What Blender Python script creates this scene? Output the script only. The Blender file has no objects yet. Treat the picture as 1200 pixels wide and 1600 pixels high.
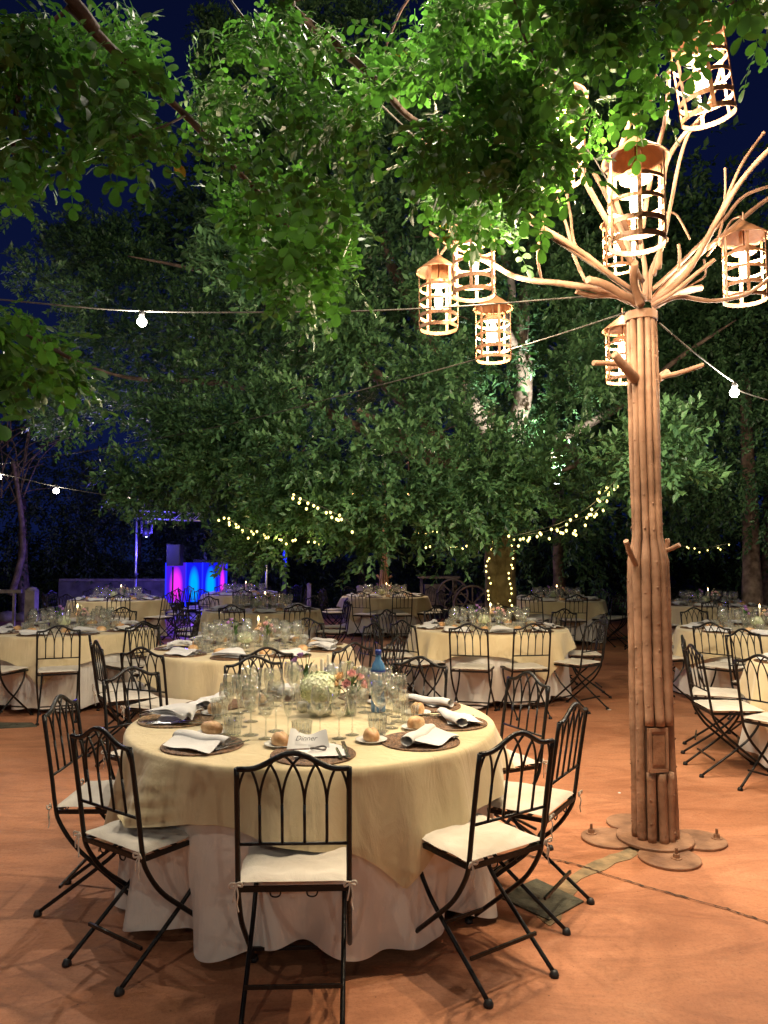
import bpy, math, random
import numpy as np
from mathutils import Vector, Matrix, Euler, noise as mnoise

random.seed(7)
rng = np.random.default_rng(7)
S = bpy.context.scene
COL = S.collection
PI = math.pi
R = math.radians

# ------------------------------------------------------------------ camera
CAMZ = 1.52
PITCH = R(3.34)
cam_d = bpy.data.cameras.new('camera')
cam_d.sensor_fit = 'VERTICAL'
cam_d.sensor_height = 36.0
cam_d.lens = 27.0
cam_d.clip_start = 0.05
cam_d.clip_end = 600
cam = bpy.data.objects.new('camera', cam_d)
cam.location = (0, 0, CAMZ)
cam.rotation_euler = (R(90) + PITCH, 0, 0)
COL.objects.link(cam)
S.camera = cam

# ------------------------------------------------------------------ world
W = bpy.data.worlds.new('World')
S.world = W
W.use_nodes = True
wn = W.node_tree
wn.nodes.clear()
wo = wn.nodes.new('ShaderNodeOutputWorld')
wb = wn.nodes.new('ShaderNodeBackground')
wtc = wn.nodes.new('ShaderNodeTexCoord')
wsep = wn.nodes.new('ShaderNodeSeparateXYZ')
wr = wn.nodes.new('ShaderNodeValToRGB')
wn.links.new(wtc.outputs['Generated'], wsep.inputs[0])
wn.links.new(wsep.outputs['Z'], wr.inputs[0])
wr.color_ramp.elements[0].position = 0.0
wr.color_ramp.elements[0].color = (0.0030, 0.0062, 0.036, 1)
wr.color_ramp.elements[1].position = 0.65
wr.color_ramp.elements[1].color = (0.0014, 0.0026, 0.0140, 1)
wn.links.new(wr.outputs[0], wb.inputs[0])
wb.inputs[1].default_value = 1.0
wn.links.new(wb.outputs[0], wo.inputs[0])

# ------------------------------------------------------------------ light levels + exposure
LANTERN_W = 36.0
FESTOON_W = 75.0
FLOOD_W = 700.0
S.view_settings.view_transform = 'Standard'
S.view_settings.look = 'None'
S.view_settings.exposure = 0.42
S.view_settings.gamma = 1.0
S.view_settings.use_curve_mapping = False
cy = S.cycles
cy.max_bounces = 7
cy.diffuse_bounces = 3
cy.glossy_bounces = 3
cy.transmission_bounces = 5
cy.transparent_max_bounces = 24
cy.sample_clamp_indirect = 3.0
cy.sample_clamp_direct = 0.0
cy.caustics_reflective = False
cy.caustics_refractive = False
cy.use_denoising = True
cy.use_light_tree = True

# ------------------------------------------------------------------ picture -> place helpers
CT, ST = math.cos(PITCH), math.sin(PITCH)
def ray(px, py):
    u = (px - 600) / 1200.0
    v = (800 - py) / 1200.0
    return Vector((u, CT - v * ST, ST + v * CT))
def P(px, py, y):
    d = ray(px, py)
    t = y / d.y
    return Vector((d.x * t, y, CAMZ + d.z * t))
def G(px, py, z=0.0):
    d = ray(px, py)
    t = (z - CAMZ) / d.z
    return Vector((d.x * t, d.y * t, z))

# ------------------------------------------------------------------ materials
MATS = {}
def new_mat(name):
    m = bpy.data.materials.new(name)
    m.use_nodes = True
    nt = m.node_tree
    b = nt.nodes.get('Principled BSDF')
    MATS[name] = m
    return m, nt, b
def setp(b, **k):
    names = dict(color='Base Color', rough='Roughness', metal='Metallic', spec='Specular IOR Level', trans='Transmission Weight', ior='IOR',
                 coat='Coat Weight', coatr='Coat Roughness', sheen='Sheen Weight', em='Emission Color', ems='Emission Strength', sub='Subsurface Weight')
    for kk, v in k.items():
        inp = b.inputs[names[kk]]
        inp.default_value = (*v, 1) if kk in ('color', 'em') else v
def noise_mat(name, c1, c2, scale=6, detail=5, rough=0.6, rough2=None, bump=0.0, bscale=None, metal=0.0, spec=0.5, sheen=0, coord='Object', dist=0.0, contrast=(0.35, 0.65)):
    m, nt, b = new_mat(name)
    N, L = nt.nodes, nt.links
    tc = N.new('ShaderNodeTexCoord')
    n = N.new('ShaderNodeTexNoise'); n.inputs['Scale'].default_value = scale; n.inputs['Detail'].default_value = detail; n.inputs['Distortion'].default_value = dist
    L.new(tc.outputs[coord], n.inputs['Vector'])
    r = N.new('ShaderNodeValToRGB')
    r.color_ramp.elements[0].position = contrast[0]; r.color_ramp.elements[0].color = (*c1, 1)
    r.color_ramp.elements[1].position = contrast[1]; r.color_ramp.elements[1].color = (*c2, 1)
    L.new(n.outputs['Fac'], r.inputs[0]); L.new(r.outputs[0], b.inputs['Base Color'])
    setp(b, rough=rough, metal=metal, spec=spec, sheen=sheen)
    if rough2 is not None:
        mr = N.new('ShaderNodeMapRange'); mr.inputs[3].default_value = rough; mr.inputs[4].default_value = rough2
        L.new(n.outputs['Fac'], mr.inputs[0]); L.new(mr.outputs[0], b.inputs['Roughness'])
    if bump:
        n2 = N.new('ShaderNodeTexNoise'); n2.inputs['Scale'].default_value = bscale or scale * 4; n2.inputs['Detail'].default_value = 4
        L.new(tc.outputs[coord], n2.inputs['Vector'])
        bp = N.new('ShaderNodeBump'); bp.inputs['Strength'].default_value = bump; bp.inputs['Distance'].default_value = 0.01
        L.new(n2.outputs['Fac'], bp.inputs['Height']); L.new(bp.outputs[0], b.inputs['Normal'])
    return m

def cloth_mat(name, c1, c2, weave=900, wr=0.5):
    m, nt, b = new_mat(name)
    N, L = nt.nodes, nt.links
    tc = N.new('ShaderNodeTexCoord')
    n = N.new('ShaderNodeTexNoise'); n.inputs['Scale'].default_value = 3.2; n.inputs['Detail'].default_value = 6
    n.inputs['Roughness'].default_value = 0.62
    L.new(tc.outputs['Object'], n.inputs['Vector'])
    r = N.new('ShaderNodeValToRGB')
    r.color_ramp.elements[0].position = 0.3; r.color_ramp.elements[0].color = (*c1, 1)
    r.color_ramp.elements[1].position = 0.7; r.color_ramp.elements[1].color = (*c2, 1)
    L.new(n.outputs['Fac'], r.inputs[0]); L.new(r.outputs[0], b.inputs['Base Color'])
    setp(b, rough=0.85, spec=0.25, sheen=0.25)
    mp = N.new('ShaderNodeMapping'); mp.inputs['Scale'].default_value = (9, 9, 2.2)
    L.new(tc.outputs['Object'], mp.inputs[0])
    w = N.new('ShaderNodeTexNoise'); w.inputs['Scale'].default_value = 1.0; w.inputs['Detail'].default_value = 5; w.inputs['Distortion'].default_value = 0.7
    L.new(mp.outputs[0], w.inputs['Vector'])
    mp2 = N.new('ShaderNodeMapping'); mp2.inputs['Scale'].default_value = (weave, weave, weave * 0.35)
    L.new(tc.outputs['Object'], mp2.inputs[0])
    w2 = N.new('ShaderNodeTexNoise'); w2.inputs['Scale'].default_value = 1.0; w2.inputs['Detail'].default_value = 1
    L.new(mp2.outputs[0], w2.inputs['Vector'])
    b1 = N.new('ShaderNodeBump'); b1.inputs['Strength'].default_value = wr; b1.inputs['Distance'].default_value = 0.03
    L.new(w.outputs['Fac'], b1.inputs['Height'])
    b2 = N.new('ShaderNodeBump'); b2.inputs['Strength'].default_value = 0.25; b2.inputs['Distance'].default_value = 0.0015
    L.new(w2.outputs['Fac'], b2.inputs['Height']); L.new(b1.outputs[0], b2.inputs['Normal']); L.new(b2.outputs[0], b.inputs['Normal'])
    return m

def emis(name, col, st, transparent=False, sampled=False):
    m = bpy.data.materials.new(name); m.use_nodes = True
    nt = m.node_tree; nt.nodes.clear()
    o = nt.nodes.new('ShaderNodeOutputMaterial'); e = nt.nodes.new('ShaderNodeEmission')
    e.inputs[0].default_value = (*col, 1); e.inputs[1].default_value = st
    if transparent:
        a = nt.nodes.new('ShaderNodeAddShader'); t = nt.nodes.new('ShaderNodeBsdfTransparent')
        nt.links.new(e.outputs[0], a.inputs[0]); nt.links.new(t.outputs[0], a.inputs[1]); nt.links.new(a.outputs[0], o.inputs[0])
    else:
        nt.links.new(e.outputs[0], o.inputs[0])
    m.cycles.emission_sampling = 'AUTO' if sampled else 'NONE'
    MATS[name] = m
    return m

def leaf_mat(name, dark, light, trans=0.35, rough=0.38, tcol=(0.16, 0.30, 0.03)):
    m = bpy.data.materials.new(name); m.use_nodes = True
    nt = m.node_tree; N, L = nt.nodes, nt.links
    b = N.get('Principled BSDF'); o = N.get('Material Output')
    g = N.new('ShaderNodeNewGeometry')
    tc = N.new('ShaderNodeTexCoord')
    nn = N.new('ShaderNodeTexNoise'); nn.inputs['Scale'].default_value = 1.2; nn.inputs['Detail'].default_value = 3
    L.new(tc.outputs['Object'], nn.inputs['Vector'])
    ad = N.new('ShaderNodeMath'); ad.operation = 'MULTIPLY_ADD'; ad.inputs[1].default_value = 0.50
    L.new(g.outputs['Random Per Island'], ad.inputs[0])
    ml = N.new('ShaderNodeMath'); ml.operation = 'MULTIPLY'; ml.inputs[1].default_value = 0.95
    L.new(nn.outputs['Fac'], ml.inputs[0]); L.new(ml.outputs[0], ad.inputs[2])
    r = N.new('ShaderNodeValToRGB')
    r.color_ramp.elements[0].position = 0.35; r.color_ramp.elements[0].color = (*dark, 1)
    r.color_ramp.elements[1].position = 1.0; r.color_ramp.elements[1].color = (*light, 1)
    L.new(ad.outputs[0], r.inputs[0]); L.new(r.outputs[0], b.inputs['Base Color'])
    setp(b, rough=rough, spec=0.35)
    t = N.new('ShaderNodeBsdfTranslucent'); t.inputs[0].default_value = (*tcol, 1)
    mx = N.new('ShaderNodeMixShader'); mx.inputs[0].default_value = trans
    L.new(b.outputs[0], mx.inputs[1]); L.new(t.outputs[0], mx.inputs[2]); L.new(mx.outputs[0], o.inputs[0])
    MATS[name] = m
    return m

def glass_mat(name, tint=(0.97, 0.985, 0.97), rough=0.03, boost=1.0, body=0.05, bodycol=(0.8, 0.8, 0.75)):
    m = bpy.data.materials.new(name); m.use_nodes = True
    nt = m.node_tree; N, L = nt.nodes, nt.links; nt.nodes.clear()
    o = N.new('ShaderNodeOutputMaterial')
    t = N.new('ShaderNodeBsdfTransparent'); t.inputs[0].default_value = (*tint, 1)
    gl = N.new('ShaderNodeBsdfGlossy'); gl.inputs['Roughness'].default_value = rough; gl.inputs[0].default_value = (1, 1, 1, 1)
    lw = N.new('ShaderNodeLayerWeight'); lw.inputs[0].default_value = 0.35
    mr = N.new('ShaderNodeMapRange'); mr.inputs[1].default_value = 0; mr.inputs[2].default_value = 1; mr.inputs[3].default_value = 0.06 * boost; mr.inputs[4].default_value = 0.9
    L.new(lw.outputs['Facing'], mr.inputs[0])
    pw = N.new('ShaderNodeMath'); pw.operation = 'POWER'; pw.inputs[1].default_value = 1.3
    L.new(mr.outputs[0], pw.inputs[0])
    cl = N.new('ShaderNodeMath'); cl.operation = 'MAXIMUM'; cl.inputs[1].default_value = 0.07 * boost
    L.new(pw.outputs[0], cl.inputs[0])
    mx = N.new('ShaderNodeMixShader'); L.new(cl.outputs[0], mx.inputs[0]); L.new(t.outputs[0], mx.inputs[1]); L.new(gl.outputs[0], mx.inputs[2])
    df = N.new('ShaderNodeBsdfDiffuse'); df.inputs[0].default_value = (*bodycol, 1)
    mx2 = N.new('ShaderNodeMixShader'); mx2.inputs[0].default_value = body
    L.new(mx.outputs[0], mx2.inputs[1]); L.new(df.outputs[0], mx2.inputs[2]); L.new(mx2.outputs[0], o.inputs[0])
    MATS[name] = m
    return m

IRON = noise_mat('black_iron', (0.003, 0.003, 0.0035), (0.008, 0.007, 0.007), scale=14, rough=0.28, rough2=0.45, bump=0.25, bscale=60, spec=0.35)
CUSH = cloth_mat('cushion_cotton', (0.60, 0.53, 0.44), (0.72, 0.66, 0.56), wr=0.35)
CREAM = cloth_mat('cream_linen', (0.59, 0.475, 0.275), (0.69, 0.57, 0.355), wr=0.45)
WHITEC = cloth_mat('white_cotton', (0.74, 0.71, 0.64), (0.82, 0.79, 0.72), wr=0.5)
NAPK = cloth_mat('napkin_cotton', (0.60, 0.58, 0.56), (0.74, 0.72, 0.70), wr=0.25)
PAPER = noise_mat('paper', (0.72, 0.71, 0.69), (0.8, 0.79, 0.77), scale=9, rough=0.7)
INK = noise_mat('ink', (0.09, 0.09, 0.10), (0.14, 0.14, 0.15), scale=9, rough=0.8)
GREYCLOTH = noise_mat('grey_tie', (0.10, 0.09, 0.085), (0.2, 0.18, 0.17), scale=60, rough=0.8)
MATW = noise_mat('woven_rattan', (0.055, 0.026, 0.012), (0.24, 0.125, 0.060), scale=70, detail=3, rough=0.55, bump=0.6, bscale=160)
MATW2 = noise_mat('woven_rattan_light', (0.10, 0.055, 0.02), (0.32, 0.19, 0.09), scale=70, detail=3, rough=0.55, bump=0.6, bscale=160)
BREAD = noise_mat('bread_crust', (0.46, 0.22, 0.08), (0.78, 0.54, 0.29), scale=16, detail=4, rough=0.5, bump=0.3, bscale=70)
CERAM = noise_mat('white_ceramic', (0.72, 0.70, 0.66), (0.78, 0.76, 0.72), scale=3, rough=0.15)
STEEL = noise_mat('steel', (0.5, 0.5, 0.5), (0.6, 0.6, 0.6), scale=5, rough=0.2, metal=1.0)
GLASS = glass_mat('clear_glass', rough=0.07, boost=1.9, body=0.025)
GLASS2 = glass_mat('ribbed_glass', tint=(0.95, 0.97, 0.95), boost=2.2, body=0.05, rough=0.08)
SILVERG = glass_mat('mercury_glass', tint=(0.7, 0.7, 0.6), boost=4, body=0.3)
BLUEG = glass_mat('blue_glass', tint=(0.42, 0.66, 0.88), boost=1.8, body=0.45, bodycol=(0.14, 0.36, 0.66))
BLUECAP = noise_mat('blue_cap', (0.01, 0.03, 0.22), (0.02, 0.05, 0.3), scale=9, rough=0.35)
BLABEL = noise_mat('bottle_label', (0.5, 0.47, 0.42), (0.62, 0.6, 0.55), scale=40, rough=0.5)
WAX = noise_mat('candle_wax', (0.75, 0.66, 0.45), (0.82, 0.74, 0.55), scale=6, rough=0.4)
RUST = noise_mat('rusty_metal', (0.20, 0.105, 0.060), (0.38, 0.215, 0.132), scale=7, detail=8, rough=0.6, rough2=0.8, bump=0.5, bscale=35)
RUSTD = noise_mat('dark_rusty_metal', (0.16, 0.075, 0.04), (0.34, 0.18, 0.10), scale=9, detail=8, rough=0.55, rough2=0.75, bump=0.4, bscale=50)
CABLE = noise_mat('cable', (0.04, 0.036, 0.03), (0.09, 0.08, 0.065), scale=20, rough=0.6)
BLACKP = noise_mat('black_plastic', (0.01, 0.01, 0.011), (0.02, 0.02, 0.022), scale=20, rough=0.5)
BARK = noise_mat('bark', (0.10, 0.065, 0.045), (0.28, 0.20, 0.15), scale=9, detail=8, rough=0.9, bump=0.8, bscale=30)
BARKD = noise_mat('dark_bark', (0.045, 0.022, 0.016), (0.11, 0.06, 0.045), scale=12, detail=8, rough=0.8, bump=0.8, bscale=40)
BARKB = noise_mat('brown_bark', (0.10, 0.07, 0.03), (0.25, 0.19, 0.09), scale=6, detail=8, rough=0.9, bump=1.0, bscale=18)
STONE = noise_mat('stone', (0.16, 0.13, 0.11), (0.34, 0.29, 0.25), scale=5, detail=8, rough=0.9, bump=0.7, bscale=16)
WOODO = noise_mat('old_wood', (0.08, 0.06, 0.045), (0.18, 0.14, 0.1), scale=9, detail=6, rough=0.85, bump=0.5)
PLATE = noise_mat('drain_iron', (0.05, 0.05, 0.035), (0.12, 0.115, 0.08), scale=12, detail=7, rough=0.75, bump=0.5, bscale=60)
PATCH = noise_mat('cement_patch', (0.16, 0.12, 0.07), (0.32, 0.22, 0.12), scale=14, detail=7, rough=0.9, bump=0.6, bscale=40)
CRACKM = noise_mat('crack_dark', (0.03, 0.018, 0.012), (0.09, 0.05, 0.03), scale=30, rough=0.95)
STEM = noise_mat('stem_green', (0.03, 0.08, 0.015), (0.06, 0.14, 0.03), scale=20, rough=0.5)
HYD = noise_mat('hydrangea_petal', (0.50, 0.56, 0.30), (0.78, 0.80, 0.58), scale=30, rough=0.6)
PINK = noise_mat('pink_petal', (0.82, 0.42, 0.42), (0.90, 0.62, 0.58), scale=25, rough=0.6)
PEACH = noise_mat('peach_petal', (0.85, 0.55, 0.28), (0.90, 0.68, 0.42), scale=25, rough=0.6)
PURP = noise_mat('purple_petal', (0.30, 0.12, 0.40), (0.52, 0.30, 0.62), scale=25, rough=0.6)
CREAMF = noise_mat('cream_petal', (0.72, 0.70, 0.38), (0.85, 0.82, 0.55), scale=25, rough=0.6)
LILACF = noise_mat('blue_petal', (0.20, 0.18, 0.55), (0.4, 0.36, 0.75), scale=25, rough=0.6)
YELL = noise_mat('yellow_leaf', (0.55, 0.32, 0.02), (0.7, 0.42, 0.04), scale=25, rough=0.5)
GAPSHADE = noise_mat('gap_shade', (0.05, 0.024, 0.013), (0.10, 0.05, 0.03), scale=9, rough=0.8)
SOIL = noise_mat('soil', (0.035, 0.022, 0.014), (0.09, 0.055, 0.035), scale=2.5, detail=8, rough=0.95, bump=0.8, bscale=12)
LRUST = noise_mat('lantern_metal', (0.15, 0.062, 0.024), (0.25, 0.115, 0.050), scale=9, detail=6, rough=0.6, bump=0.4, bscale=50)
BULB = emis('bulb_glow', (1.0, 0.82, 0.50), 9.0, transparent=True)
BULBW = emis('festoon_glow', (1.0, 0.93, 0.78), 30.0, transparent=True)
FAIRY = emis('fairy_glow', (1.0, 0.80, 0.22), 4.0)
FLAME = emis('candle_flame', (1.0, 0.62, 0.25), 14.0)
LEDW = emis('led_white', (0.85, 0.92, 1.0), 18.0)
BLUEL = emis('led_blue', (0.01, 0.02, 0.9), 1.6)
FICUS = leaf_mat('ficus_leaf', (0.020, 0.058, 0.032), (0.115, 0.235, 0.090), trans=0.22, rough=0.36, tcol=(0.09, 0.24, 0.04))
CAROB = leaf_mat('carob_leaf', (0.015, 0.048, 0.016), (0.075, 0.165, 0.038), trans=0.30, rough=0.5, tcol=(0.09, 0.28, 0.03))
FARLEAF = leaf_mat('far_leaf', (0.012, 0.028, 0.012), (0.04, 0.07, 0.022), trans=0.15, rough=0.55)

# terracotta floor
def floor_material():
    m, nt, b = new_mat('terracotta_floor')
    N, L = nt.nodes, nt.links
    tc = N.new('ShaderNodeTexCoord')
    def nz(scale, det, rgh=0.55, dist=0.0, vec=None):
        n = N.new('ShaderNodeTexNoise'); n.inputs['Scale'].default_value = scale; n.inputs['Detail'].default_value = det
        n.inputs['Roughness'].default_value = rgh; n.inputs['Distortion'].default_value = dist
        L.new(vec or tc.outputs['Object'], n.inputs['Vector']); return n
    n1 = nz(0.55, 7, 0.6, 0.6)
    r1 = N.new('ShaderNodeValToRGB')
    r1.color_ramp.elements[0].position = 0.30; r1.color_ramp.elements[0].color = (0.42, 0.165, 0.080, 1)
    r1.color_ramp.elements[1].position = 0.72; r1.color_ramp.elements[1].color = (0.60, 0.270, 0.140, 1)
    L.new(n1.outputs['Fac'], r1.inputs[0])
    # trodden dark streaks
    mp = N.new('ShaderNodeMapping'); mp.inputs['Scale'].default_value = (1.1, 3.2, 1); mp.inputs['Rotation'].default_value = (0, 0, R(24))
    L.new(tc.outputs['Object'], mp.inputs[0])
    n2 = nz(1.3, 9, 0.7, 1.4, mp.outputs[0])
    r2 = N.new('ShaderNodeValToRGB')
    r2.color_ramp.elements[0].position = 0.36; r2.color_ramp.elements[0].color = (0.45, 0.36, 0.30, 1)
    r2.color_ramp.elements[1].position = 0.56; r2.color_ramp.elements[1].color = (1, 1, 1, 1)
    L.new(n2.outputs['Fac'], r2.inputs[0])
    mu = N.new('ShaderNodeMixRGB'); mu.blend_type = 'MULTIPLY'; mu.inputs[0].default_value = 0.55
    L.new(r1.outputs[0], mu.inputs[1]); L.new(r2.outputs[0], mu.inputs[2])
    # pale worn dust
    n3 = nz(5.5, 12, 0.82, 0.4)
    r3 = N.new('ShaderNodeValToRGB')
    r3.color_ramp.elements[0].position = 0.52; r3.color_ramp.elements[0].color = (0, 0, 0, 1)
    r3.color_ramp.elements[1].position = 0.80; r3.color_ramp.elements[1].color = (0.45, 0.45, 0.45, 1)
    L.new(n3.outputs['Fac'], r3.inputs[0])
    mu2 = N.new('ShaderNodeMixRGB'); mu2.inputs[2].default_value = (0.66, 0.36, 0.21, 1)
    L.new(r3.outputs[0], mu2.inputs[0]); L.new(mu.outputs[0], mu2.inputs[1])
    # fine specks
    v = N.new('ShaderNodeTexVoronoi'); v.inputs['Scale'].default_value = 14; v.inputs['Randomness'].default_value = 1
    L.new(tc.outputs['Object'], v.inputs['Vector'])
    r4 = N.new('ShaderNodeValToRGB')
    r4.color_ramp.elements[0].position = 0.03; r4.color_ramp.elements[0].color = (0.25, 0.2, 0.17, 1)
    r4.color_ramp.elements[1].position = 0.06; r4.color_ramp.elements[1].color = (1, 1, 1, 1)
    L.new(v.outputs['Distance'], r4.inputs[0])
    mu3 = N.new('ShaderNodeMixRGB'); mu3.blend_type = 'MULTIPLY'; mu3.inputs[0].default_value = 0.8
    L.new(mu2.outputs[0], mu3.inputs[1]); L.new(r4.outputs[0], mu3.inputs[2])
    L.new(mu3.outputs[0], b.inputs['Base Color'])
    mr = N.new('ShaderNodeMapRange'); mr.inputs[3].default_value = 0.42; mr.inputs[4].default_value = 0.78
    L.new(n2.outputs['Fac'], mr.inputs[0]); L.new(mr.outputs[0], b.inputs['Roughness'])
    n6 = nz(60, 6, 0.8)
    r6 = N.new('ShaderNodeValToRGB')
    r6.color_ramp.elements[0].position = 0.32; r6.color_ramp.elements[0].color = (0.62, 0.58, 0.55, 1)
    r6.color_ramp.elements[1].position = 0.52; r6.color_ramp.elements[1].color = (1, 1, 1, 1)
    L.new(n6.outputs['Fac'], r6.inputs[0])
    mu4 = N.new('ShaderNodeMixRGB'); mu4.blend_type = 'MULTIPLY'; mu4.inputs[0].default_value = 0.7
    L.new(mu3.outputs[0], mu4.inputs[1]); L.new(r6.outputs[0], mu4.inputs[2]); L.new(mu4.outputs[0], b.inputs['Base Color'])
    n5 = nz(28, 8, 0.7)
    bp = N.new('ShaderNodeBump'); bp.inputs['Strength'].default_value = 0.35; bp.inputs['Distance'].default_value = 0.006
    L.new(n5.outputs['Fac'], bp.inputs['Height'])
    bp2 = N.new('ShaderNodeBump'); bp2.inputs['Strength'].default_value = 0.4; bp2.inputs['Distance'].default_value = 0.02
    L.new(n2.outputs['Fac'], bp2.inputs['Height']); L.new(bp.outputs[0], bp2.inputs['Normal']); L.new(bp2.outputs[0], b.inputs['Normal'])
    setp(b, spec=0.35)
    return m
FLOOR = floor_material()

# ------------------------------------------------------------------ mesh builder
class MB:
    def __init__(s): s.v = []; s.f = []; s.sm = []
    def add(s, vs, fs, smooth=True):
        o = len(s.v); s.v += [tuple(v) for v in vs]
        s.f += [tuple(i + o for i in f) for f in fs]; s.sm += [smooth] * len(fs); return s
    def box(s, c, d, rz=0.0, bev=0.0):
        x, y, z = d[0] / 2, d[1] / 2, d[2] / 2
        vs = [Vector((a * x, b * y, e * z)) for e in (-1, 1) for a, b in ((-1, -1), (1, -1), (1, 1), (-1, 1))]
        if rz:
            m = Matrix.Rotation(rz, 3, 'Z'); vs = [m @ v for v in vs]
        vs = [v + Vector(c) for v in vs]
        return s.add(vs, [(0, 3, 2, 1), (4, 5, 6, 7), (0, 1, 5, 4), (1, 2, 6, 5), (2, 3, 7, 6), (3, 0, 4, 7)], False)
    def bar(s, a, b, w, h=None, up=(0, 0, 1)):
        a, b = Vector(a), Vector(b); h = h or w; t = (b - a).normalized(); u = Vector(up)
        if abs(t.dot(u)) > 0.98: u = Vector((1, 0, 0))
        sd = t.cross(u).normalized(); u = sd.cross(t).normalized()
        vs = [p + sd * i * w / 2 + u * j * h / 2 for p in (a, b) for i, j in ((-1, -1), (1, -1), (1, 1), (-1, 1))]
        return s.add(vs, [(0, 1, 2, 3), (7, 6, 5, 4), (0, 4, 5, 1), (1, 5, 6, 2), (2, 6, 7, 3), (3, 7, 4, 0)], False)
    def tube(s, pts, rad, seg=8, caps=True, jit=0.0):
        pts = [Vector(p) for p in pts]; n = len(pts)
        rads = rad if isinstance(rad, (list, tuple)) else [rad] * n
        vs = []; prev = None
        for i, p in enumerate(pts):
            t = (pts[min(i + 1, n - 1)] - pts[max(i - 1, 0)]).normalized()
            if prev is None:
                u = Vector((0, 0, 1)) if abs(t.z) < 0.9 else Vector((1, 0, 0))
                u = (u - t * u.dot(t)).normalized()
            else:
                u = (prev - t * prev.dot(t)).normalized()
            prev = u; w = t.cross(u)
            for k in range(seg):
                a = 2 * PI * k / seg; r = rads[i] * (1 + (random.uniform(-jit, jit) if jit else 0))
                vs.append(p + (u * math.cos(a) + w * math.sin(a)) * r)
        fs = [(i * seg + k, i * seg + (k + 1) % seg, (i + 1) * seg + (k + 1) % seg, (i + 1) * seg + k) for i in range(n - 1) for k in range(seg)]
        s.add(vs, fs)
        if caps:
            o = len(s.v) - len(vs)
            s.f.append(tuple(o + k for k in reversed(range(seg)))); s.f.append(tuple(o + (n - 1) * seg + k for k in range(seg))); s.sm += [False, False]
        return s
    def lathe(s, prof, seg=24, c=(0, 0, 0), ribs=0, ramp=0.0, smooth=True):
        n = len(prof); vs = []
        for r, z in prof:
            for k in range(seg):
                a = 2 * PI * k / seg; rr = r * (1 + (ramp if (ribs and k % 2) else 0))
                vs.append((c[0] + rr * math.cos(a), c[1] + rr * math.sin(a), c[2] + z))
        fs = [(i * seg + k, i * seg + (k + 1) % seg, (i + 1) * seg + (k + 1) % seg, (i + 1) * seg + k) for i in range(n - 1) for k in range(seg)]
        return s.add(vs, fs, smooth)
    def grid(s, fn, nu, nv, smooth=True):
        vs = [fn(i / nu, j / nv) for j in range(nv + 1) for i in range(nu + 1)]
        fs = [(j * (nu + 1) + i, j * (nu + 1) + i + 1, (j + 1) * (nu + 1) + i + 1, (j + 1) * (nu + 1) + i) for j in range(nv) for i in range(nu)]
        return s.add(vs, fs, smooth)
    def mesh(s, name, m):
        me = bpy.data.meshes.new(name); me.from_pydata(s.v, [], s.f)
        me.polygons.foreach_set('use_smooth', s.sm)
        if m: me.materials.append(m)
        me.update(); return me
    def build(s, name, m, parent=None, loc=(0, 0, 0), rz=0.0):
        return inst(name, s.mesh(name, m), parent, loc, rz)

def inst(name, me, parent=None, loc=(0, 0, 0), rz=0.0, rot=None, sc=None):
    o = bpy.data.objects.new(name, me); COL.objects.link(o); o.location = loc
    o.rotation_euler = rot if rot is not None else (0, 0, rz)
    if sc is not None: o.scale = (sc, sc, sc) if not isinstance(sc, (tuple, list)) else sc
    if parent is not None: o.parent = parent
    return o
def tag(o, label=None, cat=None, group=None, kind=None):
    if label: o['label'] = label
    if cat: o['category'] = cat
    if group: o['group'] = group
    if kind: o['kind'] = kind
    return o
def thing(name, label, cat, loc=(0, 0, 0), rz=0.0, group=None, rot=None):
    return tag(inst(name, None, None, loc, rz, rot), label, cat, group)
def copy_tree(o, parent=None):
    c = o.copy(); COL.objects.link(c); c.parent = parent
    for ch in o.children: copy_tree(ch, c)
    return c
def catmull(pts, n=6):
    pts = [Vector(p) for p in pts]; out = []
    for i in range(len(pts) - 1):
        p0, p1, p2, p3 = pts[max(i - 1, 0)], pts[i], pts[i + 1], pts[min(i + 2, len(pts) - 1)]
        for k in range(n):
            t = k / n
            out.append(0.5 * ((2 * p1) + (p2 - p0) * t + (2 * p0 - 5 * p1 + 4 * p2 - p3) * t * t + (3 * p1 - p0 - 3 * p2 + p3) * t ** 3))
    out.append(pts[-1]); return out
def lerp_list(vals, n):
    m = len(vals) - 1; out = []
    for i in range(n):
        t = i / (n - 1) * m; k = min(int(t), m - 1); out.append(vals[k] + (vals[k + 1] - vals[k]) * (t - k))
    return out
def lamp(name, loc, watts, col, radius, parent=None):
    l = bpy.data.lights.new(name, 'POINT'); l.energy = watts; l.color = col; l.shadow_soft_size = radius
    o = bpy.data.objects.new(name, l); COL.objects.link(o); o.location = loc
    if parent is not None: o.parent = parent
    return o

# ------------------------------------------------------------------ setting: ground
tag(MB().add([(-250, -250, -0.03), (250, -250, -0.03), (250, 250, -0.03), (-250, 250, -0.03)], [(0, 1, 2, 3)], False).build('ground', SOIL), kind='structure')
tag(MB().add([(-14, -8, -0.03), (14, -8, -0.03), (14, 19, -0.03), (-14, 19, -0.03), (-14, -8, 0), (14, -8, 0), (14, 19, 0), (-14, 19, 0)],
             [(4, 5, 6, 7), (0, 1, 5, 4), (1, 2, 6, 5), (2, 3, 7, 6), (3, 0, 4, 7)], False).build('patio', FLOOR), kind='structure')

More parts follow.
